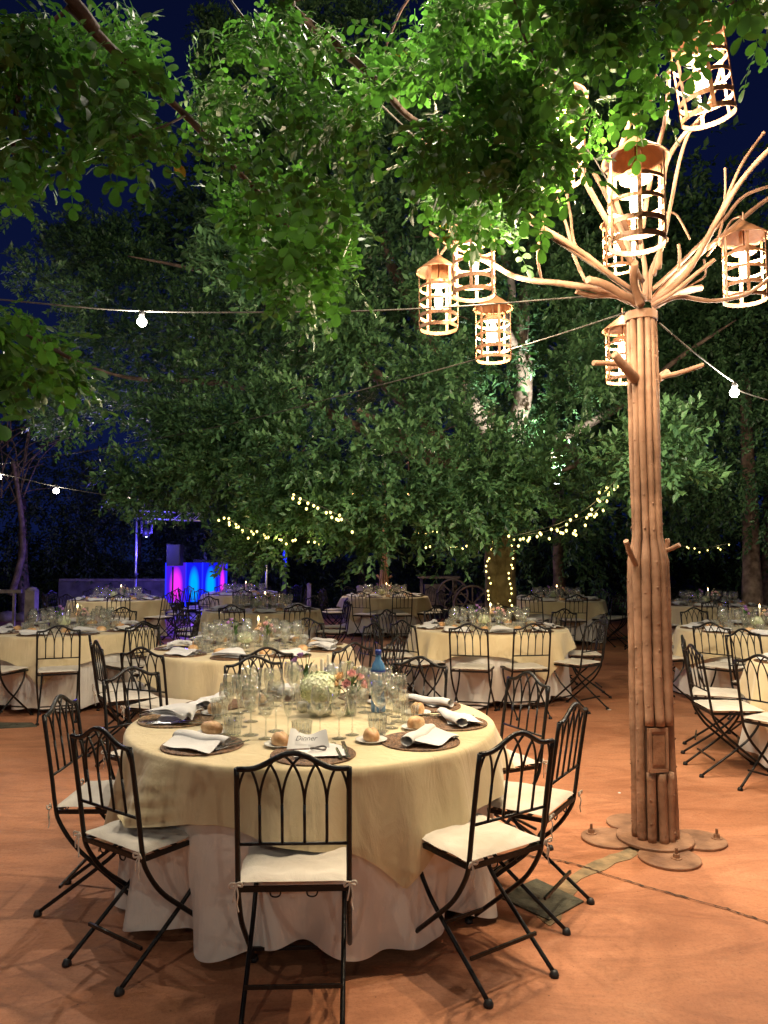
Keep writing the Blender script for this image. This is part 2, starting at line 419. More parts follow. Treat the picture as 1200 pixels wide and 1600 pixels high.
def ribbon(name, pts, w0, w1, z, m, jag=0.5, kind='structure'):
    pts = catmull([(p.x, p.y, z) for p in pts], 14); vs = []; fs = []
    for i, p in enumerate(pts):
        t = (pts[min(i + 1, len(pts) - 1)] - pts[max(i - 1, 0)]).normalized(); nn = Vector((-t.y, t.x, 0))
        w = random.uniform(w0, w1); off = nn * random.uniform(-1, 1) * w * jag
        vs += [p + off + nn * w / 2, p + off - nn * w / 2]
        if i: fs.append((2 * i - 2, 2 * i - 1, 2 * i + 1, 2 * i))
    return tag(MB().add(vs, fs, False).build(name, m), kind=kind)
ribbon('floor_crack', [G(800, 1335), G(850, 1342), G(900, 1352), G(960, 1372), G(1050, 1398), G(1130, 1420), G(1200, 1443), G(1290, 1470)], 0.004, 0.016, 0.006, CRACKM)
def slab(name, corners, z0, z1, m):
    n = len(corners)
    vs = [(c.x, c.y, z0) for c in corners] + [(c.x, c.y, z1) for c in corners]
    fs = [tuple(range(n, 2 * n))] + [(i, (i + 1) % n, n + (i + 1) % n, n + i) for i in range(n)]
    return MB().add(vs, fs, False).build(name, m)
def rough_outline(c, n=5, j=0.012):
    out = []
    for i in range(len(c)):
        a, b = c[i], c[(i + 1) % len(c)]
        for k in range(n):
            p = a.lerp(b, k / n); out.append(p + Vector((random.uniform(-j, j), random.uniform(-j, j), 0)))
    return out
tag(slab('cement_strip', rough_outline([G(985, 1325), G(1000, 1335), G(905, 1375), G(890, 1420), G(862, 1448), G(840, 1435), G(868, 1385), G(930, 1345)]), -0.001, 0.003, PATCH), kind='structure')

def drain(corners, label):
    t = thing('drain_cover', label, 'drain cover', sum(corners, Vector()) / 4)
    o = Vector(t.location)
    pl = slab('cover_plate', [c - o for c in corners], -0.001, 0.008, PLATE); pl.parent = t
    for dx in (-0.02, 0.03):
        MB().lathe([(0.0001, 0.0095), (0.011, 0.0095), (0.011, 0.0085)], 10, (dx, dx * 0.2, 0)).build('lifting_hole', CRACKM, t)
drain([G(778, 1402), G(838, 1375), G(912, 1410), G(858, 1440)], 'square greenish drain cover in the floor behind the front right chair')
drain([G(-25, 1140), G(0, 1130), G(50, 1130), G(58, 1136)], 'dark flat drain cover at the left edge of the floor')
# dropped light petals / chips on floor
for (px, py, s, lb) in ((952, 1109, 0.022, 'pale flat scrap lying on the floor left of the lamp post'), (968, 1239, 0.010, 'tiny pale chip on the floor below the lamp post scrap')):
    q = G(px, py); mb = MB()
    mb.lathe([(0.0001, 0.004), (s * 0.7, 0.0035), (s, 0.0005)], 9, (0, 0, 0))
    tag(inst('litter_scrap', mb.mesh('litter_scrap', PAPER), None, q), lb, 'litter')

# ------------------------------------------------------------------ chair
CW = 0.181
def back_y(z): return -0.185 - (z - 0.45) * 0.16
def top_z(x):
    a = abs(x) / CW
    if a > 0.80: return 0.838
    return 0.838 + 0.052 * (0.5 + 0.5 * math.cos(PI * a / 0.80))
def bp(x, z): return Vector((x, back_y(z), z))
cm = {}
for s in (-1, 1):
    pts = catmull([bp(s * CW, 0.842), bp(s * CW, 0.60), (s * CW, -0.190, 0.47), (s * CW, -0.172, 0.40), (s * CW, -0.105, 0.30), (s * CW, 0.0, 0.205), (s * CW, 0.225, 0.016)], 5)
    cm['long', s] = MB().tube(pts, 0.0092, 8).mesh('leg', IRON)
    pts = catmull([(s * (CW - 0.02), 0.145, 0.435), (s * (CW - 0.02), 0.140, 0.37), (s * (CW - 0.02), 0.085, 0.285), (s * (CW - 0.02), 0.0, 0.205), (s * (CW - 0.02), -0.255, 0.016)], 5)
    cm['short', s] = MB().tube(pts, 0.0085, 8).mesh('leg', IRON)
    cm['footL', s] = MB().lathe([(0.0001, 0.0), (0.017, 0.0), (0.018, 0.008), (0.012, 0.022), (0.0001, 0.024)], 12, (s * CW, 0.230, 0)).mesh('foot_cap', BLACKP)
    cm['footS', s] = MB().lathe([(0.0001, 0.0), (0.017, 0.0), (0.018, 0.008), (0.012, 0.022), (0.0001, 0.024)], 12, (s * (CW - 0.02), -0.260, 0)).mesh('foot_cap', BLACKP)
toprail = [bp(-CW, 0.838), bp(-CW * 0.82, 0.838)] + [bp(x, top_z(x)) for x in np.linspace(-CW * 0.78, CW * 0.78, 17)] + [bp(CW * 0.82, 0.838), bp(CW, 0.838)]
mb = MB().tube(toprail, 0.0095, 8)
cm['top_rail'] = mb.mesh('top_rail', IRON)
cm['low_rail'] = MB().tube([bp(-CW, 0.588), bp(CW, 0.588)], 0.0058, 8).mesh('lower_rail', IRON)
BAY = 2 * CW / 5
def arc_pts(x0, s):
    out = []; 
    for k in range(15):
        t = k / 14 * R(74)
        x = x0 + s * 0.096 * (1 - math.cos(t)); z = 0.715 + 0.176 * math.sin(t)
        zt = top_z(x)
        if abs(x) > CW: break
        if z > zt - 0.002:
            out.append(bp(x, zt)); break
        out.append(bp(x, z))
    return out
for i in range(6):
    x0 = -CW + BAY * i
    mb = MB()
    if 0 < i < 5: mb.tube([bp(x0, 0.588), bp(x0, 0.72)], 0.0052, 6)
    if i < 5: mb.tube(arc_pts(x0, 1), 0.0046, 6)
    if i > 0: mb.tube(arc_pts(x0, -1), 0.0046, 6)
    cm['spindle', i] = mb.mesh('spindle' if 0 < i < 5 else 'corner_arc', IRON)
mb = MB()
for a, b in (((-CW, -0.185), (CW, -0.185)), ((CW - 0.004, -0.185), (CW - 0.004, 0.165)), ((-CW + 0.004, -0.185), (-CW + 0.004, 0.165)), ((-CW, 0.165), (CW, 0.165))):
    mb.bar((a[0], a[1], 0.437), (b[0], b[1], 0.437), 0.012, 0.017)
cm['seat_frame'] = mb.mesh('seat_frame', IRON)
cm['slat'] = MB().bar((-CW, 0, 0.4365), (CW, 0, 0.4365), 0.02, 0.004).mesh('seat_slat', IRON)
mb = MB()
for x in (0.0,):
    mb.tube(catmull([(x - 0.018, -0.185, 0.43), (x - 0.014, -0.185, 0.415), (x, -0.185, 0.410), (x + 0.014, -0.185, 0.415), (x + 0.018, -0.185, 0.43)], 4), 0.0028, 6)
cm['hook'] = mb.mesh('seat_hook', IRON)
cm['str1'] = MB().bar((-CW + 0.02, -0.170, 0.118), (CW - 0.02, -0.170, 0.118), 0.010, 0.012).mesh('stretcher', IRON)
cm['str2'] = MB().bar((-CW, 0.135, 0.091), (CW, 0.135, 0.091), 0.010, 0.012).mesh('stretcher', IRON)
def cushion_mesh(seed):
    rr = random.Random(seed)
    def top(u, v):
        x, y = 2 * u - 1, 2 * v - 1
        e = max(0.0, (1 - abs(x) ** 7)) ** 0.5 * max(0.0, (1 - abs(y) ** 7)) ** 0.5
        q = 0.0035 * (math.cos(2 * PI * (x * 1.5)) * math.cos(2 * PI * (y * 1.5)))
        return (x * (CW + 0.006 + 0.003 * math.sin(7 * y + seed)), y * 0.18 - 0.008, 0.460 + 0.014 * e + q * e + rr.uniform(-1, 1) * 0.0008)
    def bot(u, v):
        x, y = 1 - 2 * u, 2 * v - 1
        e = max(0.0, (1 - abs(x) ** 7)) ** 0.5 * max(0.0, (1 - abs(y) ** 7)) ** 0.5
        return (x * (CW + 0.006 + 0.003 * math.sin(7 * y + seed)), y * 0.18 - 0.008, 0.460 - 0.013 * e)
    m_ = MB().grid(top, 18, 18); m_.grid(bot, 12, 12)
    return m_.mesh('cushion', CUSH)
CUSHM = [cushion_mesh(k) for k in range(4)]
def bow_mesh(s):
    m_ = MB(); x = s * (CW + 0.004); y = -0.205
    m_.tube(catmull([(x, y, 0.462), (x + 0.016, y - 0.01, 0.470), (x + 0.020, y - 0.006, 0.456), (x, y, 0.458)], 4), 0.0035, 6)
    m_.tube(catmull([(x, y, 0.462), (x - 0.016, y - 0.012, 0.468), (x - 0.018, y - 0.008, 0.452), (x, y, 0.458)], 4), 0.0035, 6)
    m_.tube(catmull([(x, y, 0.46), (x + 0.008, y - 0.008, 0.43), (x + 0.004, y - 0.004, 0.40), (x + 0.010, y - 0.006, 0.375)], 4), 0.0028, 5)
    m_.tube(catmull([(x, y, 0.46), (x - 0.004, y - 0.012, 0.435), (x - 0.009, y - 0.008, 0.408)], 4), 0.0028, 5)
    return m_.mesh('cushion_tie', CUSH)
for s in (-1, 1): cm['bow', s] = bow_mesh(s)
# far chair pieces, fewer of them
def join(keys, name, m):
    v, f, sm = [], [], []
    for k in keys:
        me = cm[k]; o = len(v)
        v += [tuple(x.co) for x in me.vertices]; f += [tuple(i + o for i in p.vertices) for p in me.polygons]
    me = bpy.data.meshes.new(name); me.from_pydata(v, [], f); me.materials.append(m)
    me.polygons.foreach_set('use_smooth', [True] * len(me.polygons)); return me
cm['far_tracery'] = join(['low_rail', 'top_rail'] + [('spindle', i) for i in range(6)], 'backrest', IRON)
cm['far_legs1'] = join([('long', -1), ('footL', -1)], 'leg', IRON); cm['far_legs2'] = join([('long', 1), ('footL', 1)], 'leg', IRON)
cm['far_legs3'] = join([('short', -1), ('footS', -1)], 'leg', IRON); cm['far_legs4'] = join([('short', 1), ('footS', 1)], 'leg', IRON)


def proto_chair():
    t = thing('folding_chair', 'black iron folding chair', 'chair')
    for s in (-1, 1):
        l = inst('leg', cm['long', s], t); inst('foot_cap', cm['footL', s], l)
        l = inst('leg', cm['short', s], t); inst('foot_cap', cm['footS', s], l)
        inst('cushion_tie', cm['bow', s], t)
    inst('top_rail', cm['top_rail'], t); inst('lower_rail', cm['low_rail'], t)
    for i in range(6): inst('spindle' if 0 < i < 5 else 'corner_arc', cm['spindle', i], t)
    inst('seat_frame', cm['seat_frame'], t); inst('seat_hook', cm['hook'], t, (-0.06, 0, 0)); inst('seat_hook', cm['hook'], t, (0.06, 0, 0))
    for y in (-0.1, -0.02, 0.06, 0.12): inst('seat_slat', cm['slat'], t, (0, y, 0))
    inst('stretcher', cm['str1'], t); inst('stretcher', cm['str2'], t)
    inst('cushion', CUSHM[0], t)
    return t
def proto_far():
    t = thing('folding_chair', 'black iron folding chair', 'chair')
    for k in (1, 2, 3, 4): inst('leg', cm['far_legs%d' % k], t)
    inst('backrest', cm['far_tracery'], t); inst('seat_frame', cm['seat_frame'], t); inst('stretcher', cm['str1'], t); inst('stretcher', cm['str2'], t); inst('cushion', CUSHM[1], t)
    return t
pn, pf = proto_chair(), proto_far()
used_proto = {'n': False, 'f': False}
chairs_xy = []
def place_chair(x, y, ang, label, near, group):
    key = 'n' if near else 'f'; pr = pn if near else pf
    c = pr if not used_proto[key] else copy_tree(pr)
    used_proto[key] = True
    c.location = (x, y, 0.0); c.rotation_euler = (0, 0, ang)
    c['label'] = label; c['category'] = 'chair'; c['group'] = group
    for ch in c.children:
        if ch.name.startswith('cushion') and not ch.name.startswith('cushion_tie'): ch.data = CUSHM[random.randrange(4)]
    chairs_xy.append((x, y)); return c

# ------------------------------------------------------------------ tables
TR = 0.845
tbl_top = MB().lathe([(0.0001, 0.738), (TR - 0.008, 0.738), (TR - 0.004, 0.734), (TR - 0.004, 0.712), (TR - 0.01, 0.708), (0.0001, 0.708)], 64).mesh('tabletop', WOODO)
tbl_legs = []
for k in range(4):
    a = k * PI / 2 + PI / 4; c, s_ = math.cos(a), math.sin(a)
    tbl_legs.append(MB().tube([(0.45 * c, 0.45 * s_, 0.709), (0.5 * c, 0.5 * s_, 0.0)], 0.014, 8).mesh('leg', IRON))
def under_cloth(seed, hem=0.06, n=300):
    rr = random.Random(seed); ph = [rr.uniform(0, 6.28) for _ in range(8)]
    ks = [5, 9, 13, 17, 22, 31]; am = [0.010, 0.020, 0.028, 0.020, 0.012, 0.006]
    rows = [(0.0001, 0.7395, 0), (TR * 0.5, 0.7395, 0), (TR - 0.01, 0.7395, 0), (TR, 0.7375, 0), (TR + 0.005, 0.730, 0.0)] + [(None, None, t) for t in np.linspace(0.04, 1, 16)]
    vs = []
    for (r, z, t) in rows:
        for k in range(n):
            a = 2 * PI * k / n
            if r is None:
                fo = sum(A * math.sin(K * a + p + 0.35 * math.sin(2 * t + K)) for A, K, p in zip(am, ks, ph))
                rad = TR + 0.004 - 0.012 * t * t + (fo + 0.004) * (t ** 1.9) * 1.25
                hm = hem + 0.02 * math.sin(3 * a + ph[6]) + 0.018 * math.sin(8 * a + ph[7]) - 0.2 * fo
                zz = 0.730 + (max(hm, 0.01) - 0.730) * t
            else: rad, zz = r, z
            vs.append((rad * math.cos(a), rad * math.sin(a), zz))
    nr = len(rows)
    fs = [(i * n + k, i * n + (k + 1) % n, (i + 1) * n + (k + 1) % n, (i + 1) * n + k) for i in range(nr - 1) for k in range(n)]
    return MB().add(vs, fs).mesh('under_tablecloth', WHITEC)
def over_cloth(seed, corner0=R(-60), seat=None, n=360, amp=1.0):
    rr = random.Random(seed + 50); ph = [rr.uniform(0, 6.28) for _ in range(8)]
    ks = [4, 7, 11, 16, 21, 37]; am = [0.010, 0.019, 0.020, 0.013, 0.009, 0.004]
    rows = [(0.0001, 0.7425, 0), (TR * 0.35, 0.7425, 0), (TR * 0.7, 0.7425, 0), (TR - 0.015, 0.7425, 0), (TR + 0.002, 0.7415, 0), (TR + 0.012, 0.735, 0), (TR + 0.017, 0.722, 0)] + [(None, None, t) for t in np.linspace(0.05, 1, 22)]
    vs = []
    for (r, z, t) in rows:
        for k in range(n):
            a = 2 * PI * k / n
            if r is None:
                fa_ = (a - corner0 + PI / 4) % (PI / 2) - PI / 4; pk = math.exp(-(fa_ / 0.22) ** 2)
                fm = PI / 4 - abs(fa_)
                drop = 0.58 * (1.055 / math.cos(fm) - TR) + 0.060 + 0.010 * math.sin(5 * a + ph[6]) + 0.008 * math.sin(11 * a + ph[7])
                env = t ** 0.7
                fo = sum(A * math.sin(K * a + p + 0.5 * t) for A, K, p in zip(am, ks, ph)) * amp
                fo += 0.020 * pk * math.sin(19 * a + ph[0]); fo = fo if fo > -0.010 else -0.010 + (fo + 0.010) * 0.25
                rad = TR + 0.018 + 0.045 * t + fo * env * 1.15
                zz = 0.722 - drop * t
                if seat is not None:
                    da = (a - seat + PI) % (2 * PI) - PI
                    w = math.exp(-(da / 0.20) ** 4)
                    zs = 0.490 + 0.02 * math.sin(31 * a + 5 * t) * t
                    ex = max(0.0, (zs + 0.0) - zz) * w
                    extra = 0.10 * w * t
                    if ex > 0:
                        zz = zz + ex + 0.020 * w * (0.5 + 0.5 * math.sin(40 * ex + 13 * a))
                        rad += ex * 0.75
                    rad += extra * 0.55
                    if w > 0.2: rad += 0.005 * math.sin(26 * t + 9 * a) * w * t
            else: rad, zz = r, z
            vs.append((rad * math.cos(a), rad * math.sin(a), zz))
    nr = len(rows)
    fs = [(i * n + k, i * n + (k + 1) % n, (i + 1) * n + (k + 1) % n, (i + 1) * n + k) for i in range(nr - 1) for k in range(n)]
    return MB().add(vs, fs).mesh('cream_tablecloth', CREAM)
UC = [under_cloth(k, n=240) for k in range(3)]
OC = [over_cloth(k, corner0=R(-60 + 20 * k), n=240) for k in range(3)]
OC1 = over_cloth(9, corner0=R(-63), seat=R(229), n=420)
UC1 = under_cloth(8, n=420)
ZT = 0.7435

# tableware meshes
wine = MB().lathe([(0.0001, 0.002), (0.034, 0.0), (0.036, 0.002), (0.012, 0.006), (0.0042, 0.012), (0.0036, 0.05), (0.0038, 0.098), (0.010, 0.106), (0.026, 0.118), (0.038, 0.140), (0.0415, 0.162), (0.040, 0.190), (0.035, 0.222), (0.0340, 0.222), (0.0390, 0.190), (0.0400, 0.162), (0.0365, 0.141), (0.025, 0.120), (0.0001, 0.110)], 28).mesh('wine_glass', GLASS)
wine_s = MB().lathe([(0.0001, 0.002), (0.030, 0.0), (0.032, 0.002), (0.010, 0.006), (0.0040, 0.012), (0.0034, 0.05), (0.0036, 0.085), (0.010, 0.092), (0.022, 0.102), (0.032, 0.122), (0.0345, 0.140), (0.033, 0.162), (0.029, 0.190), (0.0282, 0.190), (0.0322, 0.162), (0.0335, 0.140), (0.031, 0.123), (0.021, 0.104), (0.0001, 0.096)], 28).mesh('wine_glass', GLASS)
flute = MB().lathe([(0.0001, 0.002), (0.030, 0.0), (0.031, 0.002), (0.010, 0.006), (0.0038, 0.012), (0.0034, 0.05), (0.0036, 0.080), (0.010, 0.092), (0.018, 0.115), (0.0235, 0.145), (0.0245, 0.170), (0.0225, 0.208), (0.0217, 0.208), (0.0236, 0.170), (0.0226, 0.146), (0.017, 0.117), (0.0001, 0.094)], 24).mesh('champagne_flute', GLASS)
tumbler = MB().lathe([(0.0001, 0.001), (0.032, 0.0), (0.035, 0.004), (0.041, 0.070), (0.0425, 0.092), (0.0410, 0.092), (0.0395, 0.070), (0.033, 0.010), (0.0001, 0.008)], 48, ribs=1, ramp=0.045, smooth=False).mesh('ribbed_tumbler', GLASS2)
def placemat_mesh(r, m):
    prof = [(0.0001, 0.001)]; n = 13
    for i in range(n):
        r0 = r * (i + 0.15) / n; r1 = r * (i + 0.5) / n; r2 = r * (i + 0.85) / n
        prof += [(r0, 0.002), (r1, 0.0062), (r2, 0.002)]
    prof += [(r, 0.0075), (r * 1.02, 0.004), (r * 1.015, 0.0)]
    return MB().lathe(prof, 44).mesh('placemat', m)
mat_d, mat_l = placemat_mesh(0.165, MATW), placemat_mesh(0.175, MATW2)
bplate = MB().lathe([(0.0001, 0.004), (0.035, 0.004), (0.040, 0.006), (0.066, 0.013), (0.068, 0.012), (0.042, 0.001), (0.0001, 0.0)], 36).mesh('bread_plate', CERAM)
def bread_mesh(seed, l=0.055, w=0.036, h=0.034):
    rr = random.Random(seed); a1, a2 = rr.uniform(0, 6), rr.uniform(0, 6)
    def fn(u, v):
        a = 2 * PI * u; b = -PI / 2 + PI * v
        k = 1 + 0.06 * math.sin(2 * a + a1) + 0.04 * math.sin(3 * b + a2)
        x = l * math.cos(b) * math.cos(a) * k; y = w * math.cos(b) * math.sin(a) * k; z = h * math.sin(b)
        cut = 0.006 * math.exp(-(y / 0.006) ** 2) if z > 0 else 0
        return (x, y, max(z, -h * 0.55) + h * 0.55 - cut)
    return MB().grid(fn, 24, 14).mesh('bread_roll', BREAD)
breads = [bread_mesh(k, 0.050 + 0.006 * (k % 3), 0.034 + 0.003 * (k % 2)) for k in range(5)]
def rolled_napkin():
    m_ = MB()
    for off, r0, ln in ((0, 0.0155, 0.21),):
        def fn(u, v):
            a = 2 * PI * u * 2.0; r = r0 * (1.0 - 0.25 * u) * (1 + 0.28 * math.sin(PI * v * 0.9 + 0.6)) 
            x = (v - 0.5) * ln + 0.004 * math.sin(a)
            return (x, r * math.cos(a) * (1.25), r * math.sin(a) * 0.85 + r0 * 0.95 + 0.003 * math.sin(9 * v))
        m_.grid(fn, 48, 12)
    # loose outer flap spread flat beside the roll
    def flap(u, v):
        x = (v - 0.5) * 0.19; y = -0.02 - 0.075 * u
        return (x + 0.02 * u, y, 0.014 * (1 - u) ** 2 + 0.004 + 0.003 * math.sin(8 * v + 3 * u))
    m_.grid(flap, 8, 12)
    return m_.mesh('rolled_napkin', NAPK)
def fold_napkin():
    m_ = MB()
    def layer(k):
        def fn(u, v):
            w = 0.12 - 0.006 * k; tip = 0.165
            x = (u - 0.5) * 2 * w * (1 - 0.88 * v); y = -0.05 + tip * v
            return (x, y, 0.006 + 0.007 * k + 0.020 * math.sin(PI * v * 0.9) + 0.010 * math.sin(PI * u) + 0.0025 * math.sin(11 * v + 5 * u + k))
        return fn
    for k in range(3): m_.grid(layer(k), 12, 12)
    return m_.mesh('folded_napkin', NAPK)
nap_roll, nap_fold = rolled_napkin(), fold_napkin()
card = MB().grid(lambda u, v: ((u - 0.5) * 0.105, (v - 0.5) * 0.21, 0.0015 + 0.008 * abs(u - 0.5)), 6, 6).mesh('menu_card', PAPER)
def pointed_card():
    m_ = MB(); 
    def fn(u, v):
        w = 0.085 * (1.0 - 0.15 * v); x = (u - 0.5) * 2 * w; y = 0.012 + 0.055 * v + 0.012 * math.sin(PI * u)
        z = 0.014 + 0.062 * v * (1 - 0.35 * math.sin(PI * u) ** 2 + 0.12 * (u < 0.2))
        return (x - 0.02, y, z)
    m_.grid(fn, 14, 8); m_.grid(lambda u, v: (fn(u, v)[0], fn(u, v)[1] + 0.0015, fn(u, v)[2] + 0.0002), 14, 8)
    return m_.mesh('menu_sheet', PAPER)
napring = MB().tube(catmull([(0.03 * math.cos(a) , 0.016 * math.sin(a), 0.016 + 0.004 * math.sin(2 * a)) for a in np.linspace(0, 2 * PI, 12)], 3), 0.004, 6).mesh('napkin_tie', GREYCLOTH)
def cutlery(kind):
    m_ = MB()
    def fn(u, v):
        y = (v - 0.5) * 0.21
        w = 0.006 + 0.005 * (v > 0.62) * (1 - abs(v - 0.82) / 0.2) + 0.003 * (v < 0.15)
        return ((u - 0.5) * 2 * max(w, 0.003), y, 0.004 + 0.002 * math.sin(PI * u) + (0.004 * math.sin(PI * v)))
    m_.grid(fn, 4, 16)
    if kind == 'fork':
        for x in (-0.008, -0.003, 0.003, 0.008): m_.bar((x, 0.09, 0.006), (x, 0.135, 0.008), 0.0022, 0.002)
    else:
        m_.box((0.0, 0.12, 0.006), (0.016, 0.06, 0.0018))
    return m_.mesh(kind, STEEL)
fork, knife = cutlery('fork'), cutlery('knife')

def petal(m_, c, d, up, L, Wd, curl, nu=3, nv=3):
    d = d.normalized(); sd = d.cross(up)
    if sd.length < 1e-3: sd = Vector((1, 0, 0))
    sd.normalize(); n = sd.cross(d)
    def fn(u, v):
        x = (u - 0.5) * 2; w = Wd * math.sin(PI * (0.12 + 0.80 * v)) ** 0.8
        return c + d * (L * v) + sd * (x * w) + n * (curl * v * v + 0.25 * Wd * x * x)
    m_.grid(fn, nu, nv)
def bloom(m_, c, axis, r, layers=3, n=5):
    axis = axis.normalized(); a0 = Vector((1, 0, 0)) if abs(axis.x) < 0.8 else Vector((0, 1, 0))
    u = axis.cross(a0).normalized(); w = axis.cross(u)
    for l in range(layers):
        for k in range(n):
            a = 2 * PI * (k + 0.5 * l) / n + random.uniform(-.15, .15)
            out = u * math.cos(a) + w * math.sin(a); op = 0.25 + 0.6 * l / max(1, layers - 1)
            petal(m_, c + out * r * 0.08, axis * (1.0 - 0.45 * op) + out * op, axis, r * (0.75 + 0.25 * l / layers), r * 0.42, r * 0.25 * (1 if l else 0.5))
def hydrangea(r=0.062, n=190):
    m_ = MB()
    for k in range(n):
        z = 1 - 1.55 * (k + 0.5) / n; a = k * 2.39996; q = math.sqrt(max(0, 1 - z * z))
        nrm = Vector((q * math.cos(a), q * math.sin(a), z)); c = nrm * r * random.uniform(0.92, 1.04); c.z *= 0.88
        a0 = Vector((0, 0, 1)) if abs(nrm.z) < 0.9 else Vector((1, 0, 0)); u = nrm.cross(a0).normalized(); w = nrm.cross(u); ph = random.uniform(0, 1.5)
        for j in range(4):
            b_ = ph + j * PI / 2; d = (u * math.cos(b_) + w * math.sin(b_) + nrm * random.uniform(.1, .45)).normalized(); s_ = u * -math.sin(b_) + w * math.cos(b_)
            L = r * 0.17
            m_.add([c, c + d * L * .6 + s_ * L * .5, c + d * L * 1.1, c + d * L * .6 - s_ * L * .5], [(0, 1, 2, 3)])
    m_.lathe([(0.0001, -0.045), (r * .75, -0.03), (r * .88, 0), (r * .75, 0.036), (0.0001, 0.052)], 16)
    return m_.mesh('hydrangea_bloom', HYD)
HY = hydrangea()
vase_round = MB().lathe([(0.0001, 0.002), (0.03, 0.0), (0.042, 0.02), (0.046, 0.045), (0.038, 0.07), (0.026, 0.082), (0.03, 0.09), (0.028, 0.09), (0.024, 0.082), (0.036, 0.069), (0.044, 0.045), (0.040, 0.021), (0.0001, 0.006)], 26).mesh('glass_bowl', GLASS2)
vase_tube = MB().lathe([(0.0001, 0.002), (0.026, 0.0), (0.028, 0.004), (0.029, 0.11), (0.0275, 0.11), (0.0265, 0.008), (0.0001, 0.006)], 24).mesh('glass_vase', GLASS2)
water = MB().lathe([(0.0001, 0.008), (0.025, 0.008), (0.026, 0.07), (0.0001, 0.07)], 20).mesh('vase_water', glass_mat('green_water', tint=(0.55, 0.75, 0.62), boost=1.2, body=0.1, bodycol=(0.2, 0.4, 0.3)))
def flower_obj(mat, spots, name, parent, r=0.03, layers=3):
    for (x, y, z, ax) in spots:
        m_ = MB(); bloom(m_, Vector((0, 0, 0)), Vector(ax), r, layers)
        m_.build(name, mat, parent, (x, y, z))
def stems(spots, parent, z0=0.03):
    m_ = MB()
    for (x, y, z, ax) in spots: m_.tube(catmull([(x * 0.1, y * 0.1, z0), (x * 0.35, y * 0.35, z0 + (z - z0) * 0.6), (x, y, z)], 4), 0.0022, 5)
    for k in range(10):
        a = k * 0.7; z = 0.10 + 0.012 * k * 0.6
        petal(m_, Vector((0.01 * math.cos(a), 0.01 * math.sin(a), z)), Vector((math.cos(a), math.sin(a), 0.8)), Vector((0, 0, 1)), 0.055, 0.011, 0.012)
    return m_.build('stems', STEM, parent)
def vase_thing(kind, loc, label, group=None):
    if kind == 'hyd':
        t = thing('hydrangea_vase', label, 'flower vase', loc, group=group)
        inst('glass_bowl', vase_round, t, sc=(1, 1, .55)); inst('hydrangea_bloom', HY, t, (0, 0, 0.086))
        MB().tube([(0, 0, 0.01), (0.004, 0, 0.07)], 0.004, 6).build('stem', STEM, t)
    elif kind == 'pink':
        t = thing('flower_vase', label, 'flower vase', loc, group=group)
        inst('glass_vase', vase_tube, t); inst('vase_water', water, t)
        pk = [(0.035, 0.0, 0.172, (0.4, -0.3, 0.8)), (0.052, -0.01, 0.142, (0.6, -0.4, 0.4)), (0.0, -0.015, 0.190, (0, -0.5, 0.8)), (-0.022, -0.03, 0.150, (-0.3, -0.8, 0.5))]
        pe = [(-0.048, 0.0, 0.178, (-0.4, -0.3, 0.8)), (-0.065, -0.01, 0.150, (-0.6, -0.3, 0.5))]
        cr = [(-0.006, 0.02, 0.245, (0, 0, 1)), (0.022, 0.01, 0.218, (0.2, 0, 1))]
        flower_obj(PINK, pk, 'pink_rose', t, 0.036); flower_obj(PEACH, pe, 'peach_rose', t, 0.036); flower_obj(CREAMF, cr, 'cream_bud', t, 0.022, 2)
        stems(pk + pe + cr, t)
    else:
        t = thing('flower_vase', label, 'flower vase', loc, group=group)
        inst('glass_vase', vase_tube, t)
        pu = [(-0.02, -0.02, 0.165, (-0.3, -0.9, 0.3)), (-0.03, 0.0, 0.225, (-0.2, 0, 1)), (-0.055, 0.0, 0.20, (-0.5, 0, 0.7))]
        flower_obj(PURP, pu, 'purple_lisianthus', t, 0.032, 2); stems(pu + [(0.02, 0, 0.24, 0), (0.0, 0.0, 0.25, 0)], t)
    return t
PV = {}
def vase_copy(kind, loc, label, group):
    if kind not in PV:
        PV[kind] = vase_thing(kind, loc, label, group); return PV[kind]
    c = copy_tree(PV[kind]); c.location = loc; c['label'] = label; c['group'] = group; c.rotation_euler = (0, 0, random.uniform(0, 6)); return c
cand_wax = MB().lathe([(0.0001, 0.02), (0.010, 0.02), (0.0095, 0.215), (0.006, 0.22), (0.0001, 0.219)], 14).mesh('candle', WAX)
cand_base = MB().lathe([(0.0001, 0.0), (0.032, 0.0), (0.033, 0.006), (0.014, 0.012), (0.012, 0.036), (0.0145, 0.042), (0.0001, 0.042)], 18).mesh('candle_base', GLASS2)
cand_tube = MB().lathe([(0.034, 0.004), (0.034, 0.17), (0.0325, 0.17), (0.0325, 0.006)], 26).mesh('glass_chimney', GLASS)
flame_me = MB().lathe([(0.0001, 0.221), (0.0055, 0.228), (0.0068, 0.238), (0.004, 0.252), (0.0001, 0.268)], 10).mesh('flame', FLAME)
def candle(loc, label, group=None, lit=True, tube=False):
    t = thing('candlestick', label, 'candle', loc, group=group)
    inst('candle', cand_wax, t); inst('candle_base', cand_base, t)
    if lit: inst('flame', flame_me, t)
    if tube: inst('glass_chimney', cand_tube, t)
    return t

SEATS = {9: ['near', 'near right', 'right', 'far right', 'far', 'far left', 'back left', 'left', 'near left']}
def dirword(a):
    a = math.degrees(a) % 360
    names = [(0, 'right hand'), (40, 'far right'), (75, 'back right'), (105, 'back left'), (140, 'far left'), (180, 'left hand'), (222, 'near left'), (255, 'front left'), (285, 'front right'), (318, 'near right'), (360, 'right hand')]
    return min(names, key=lambda t: abs(t[0] - a))[1]

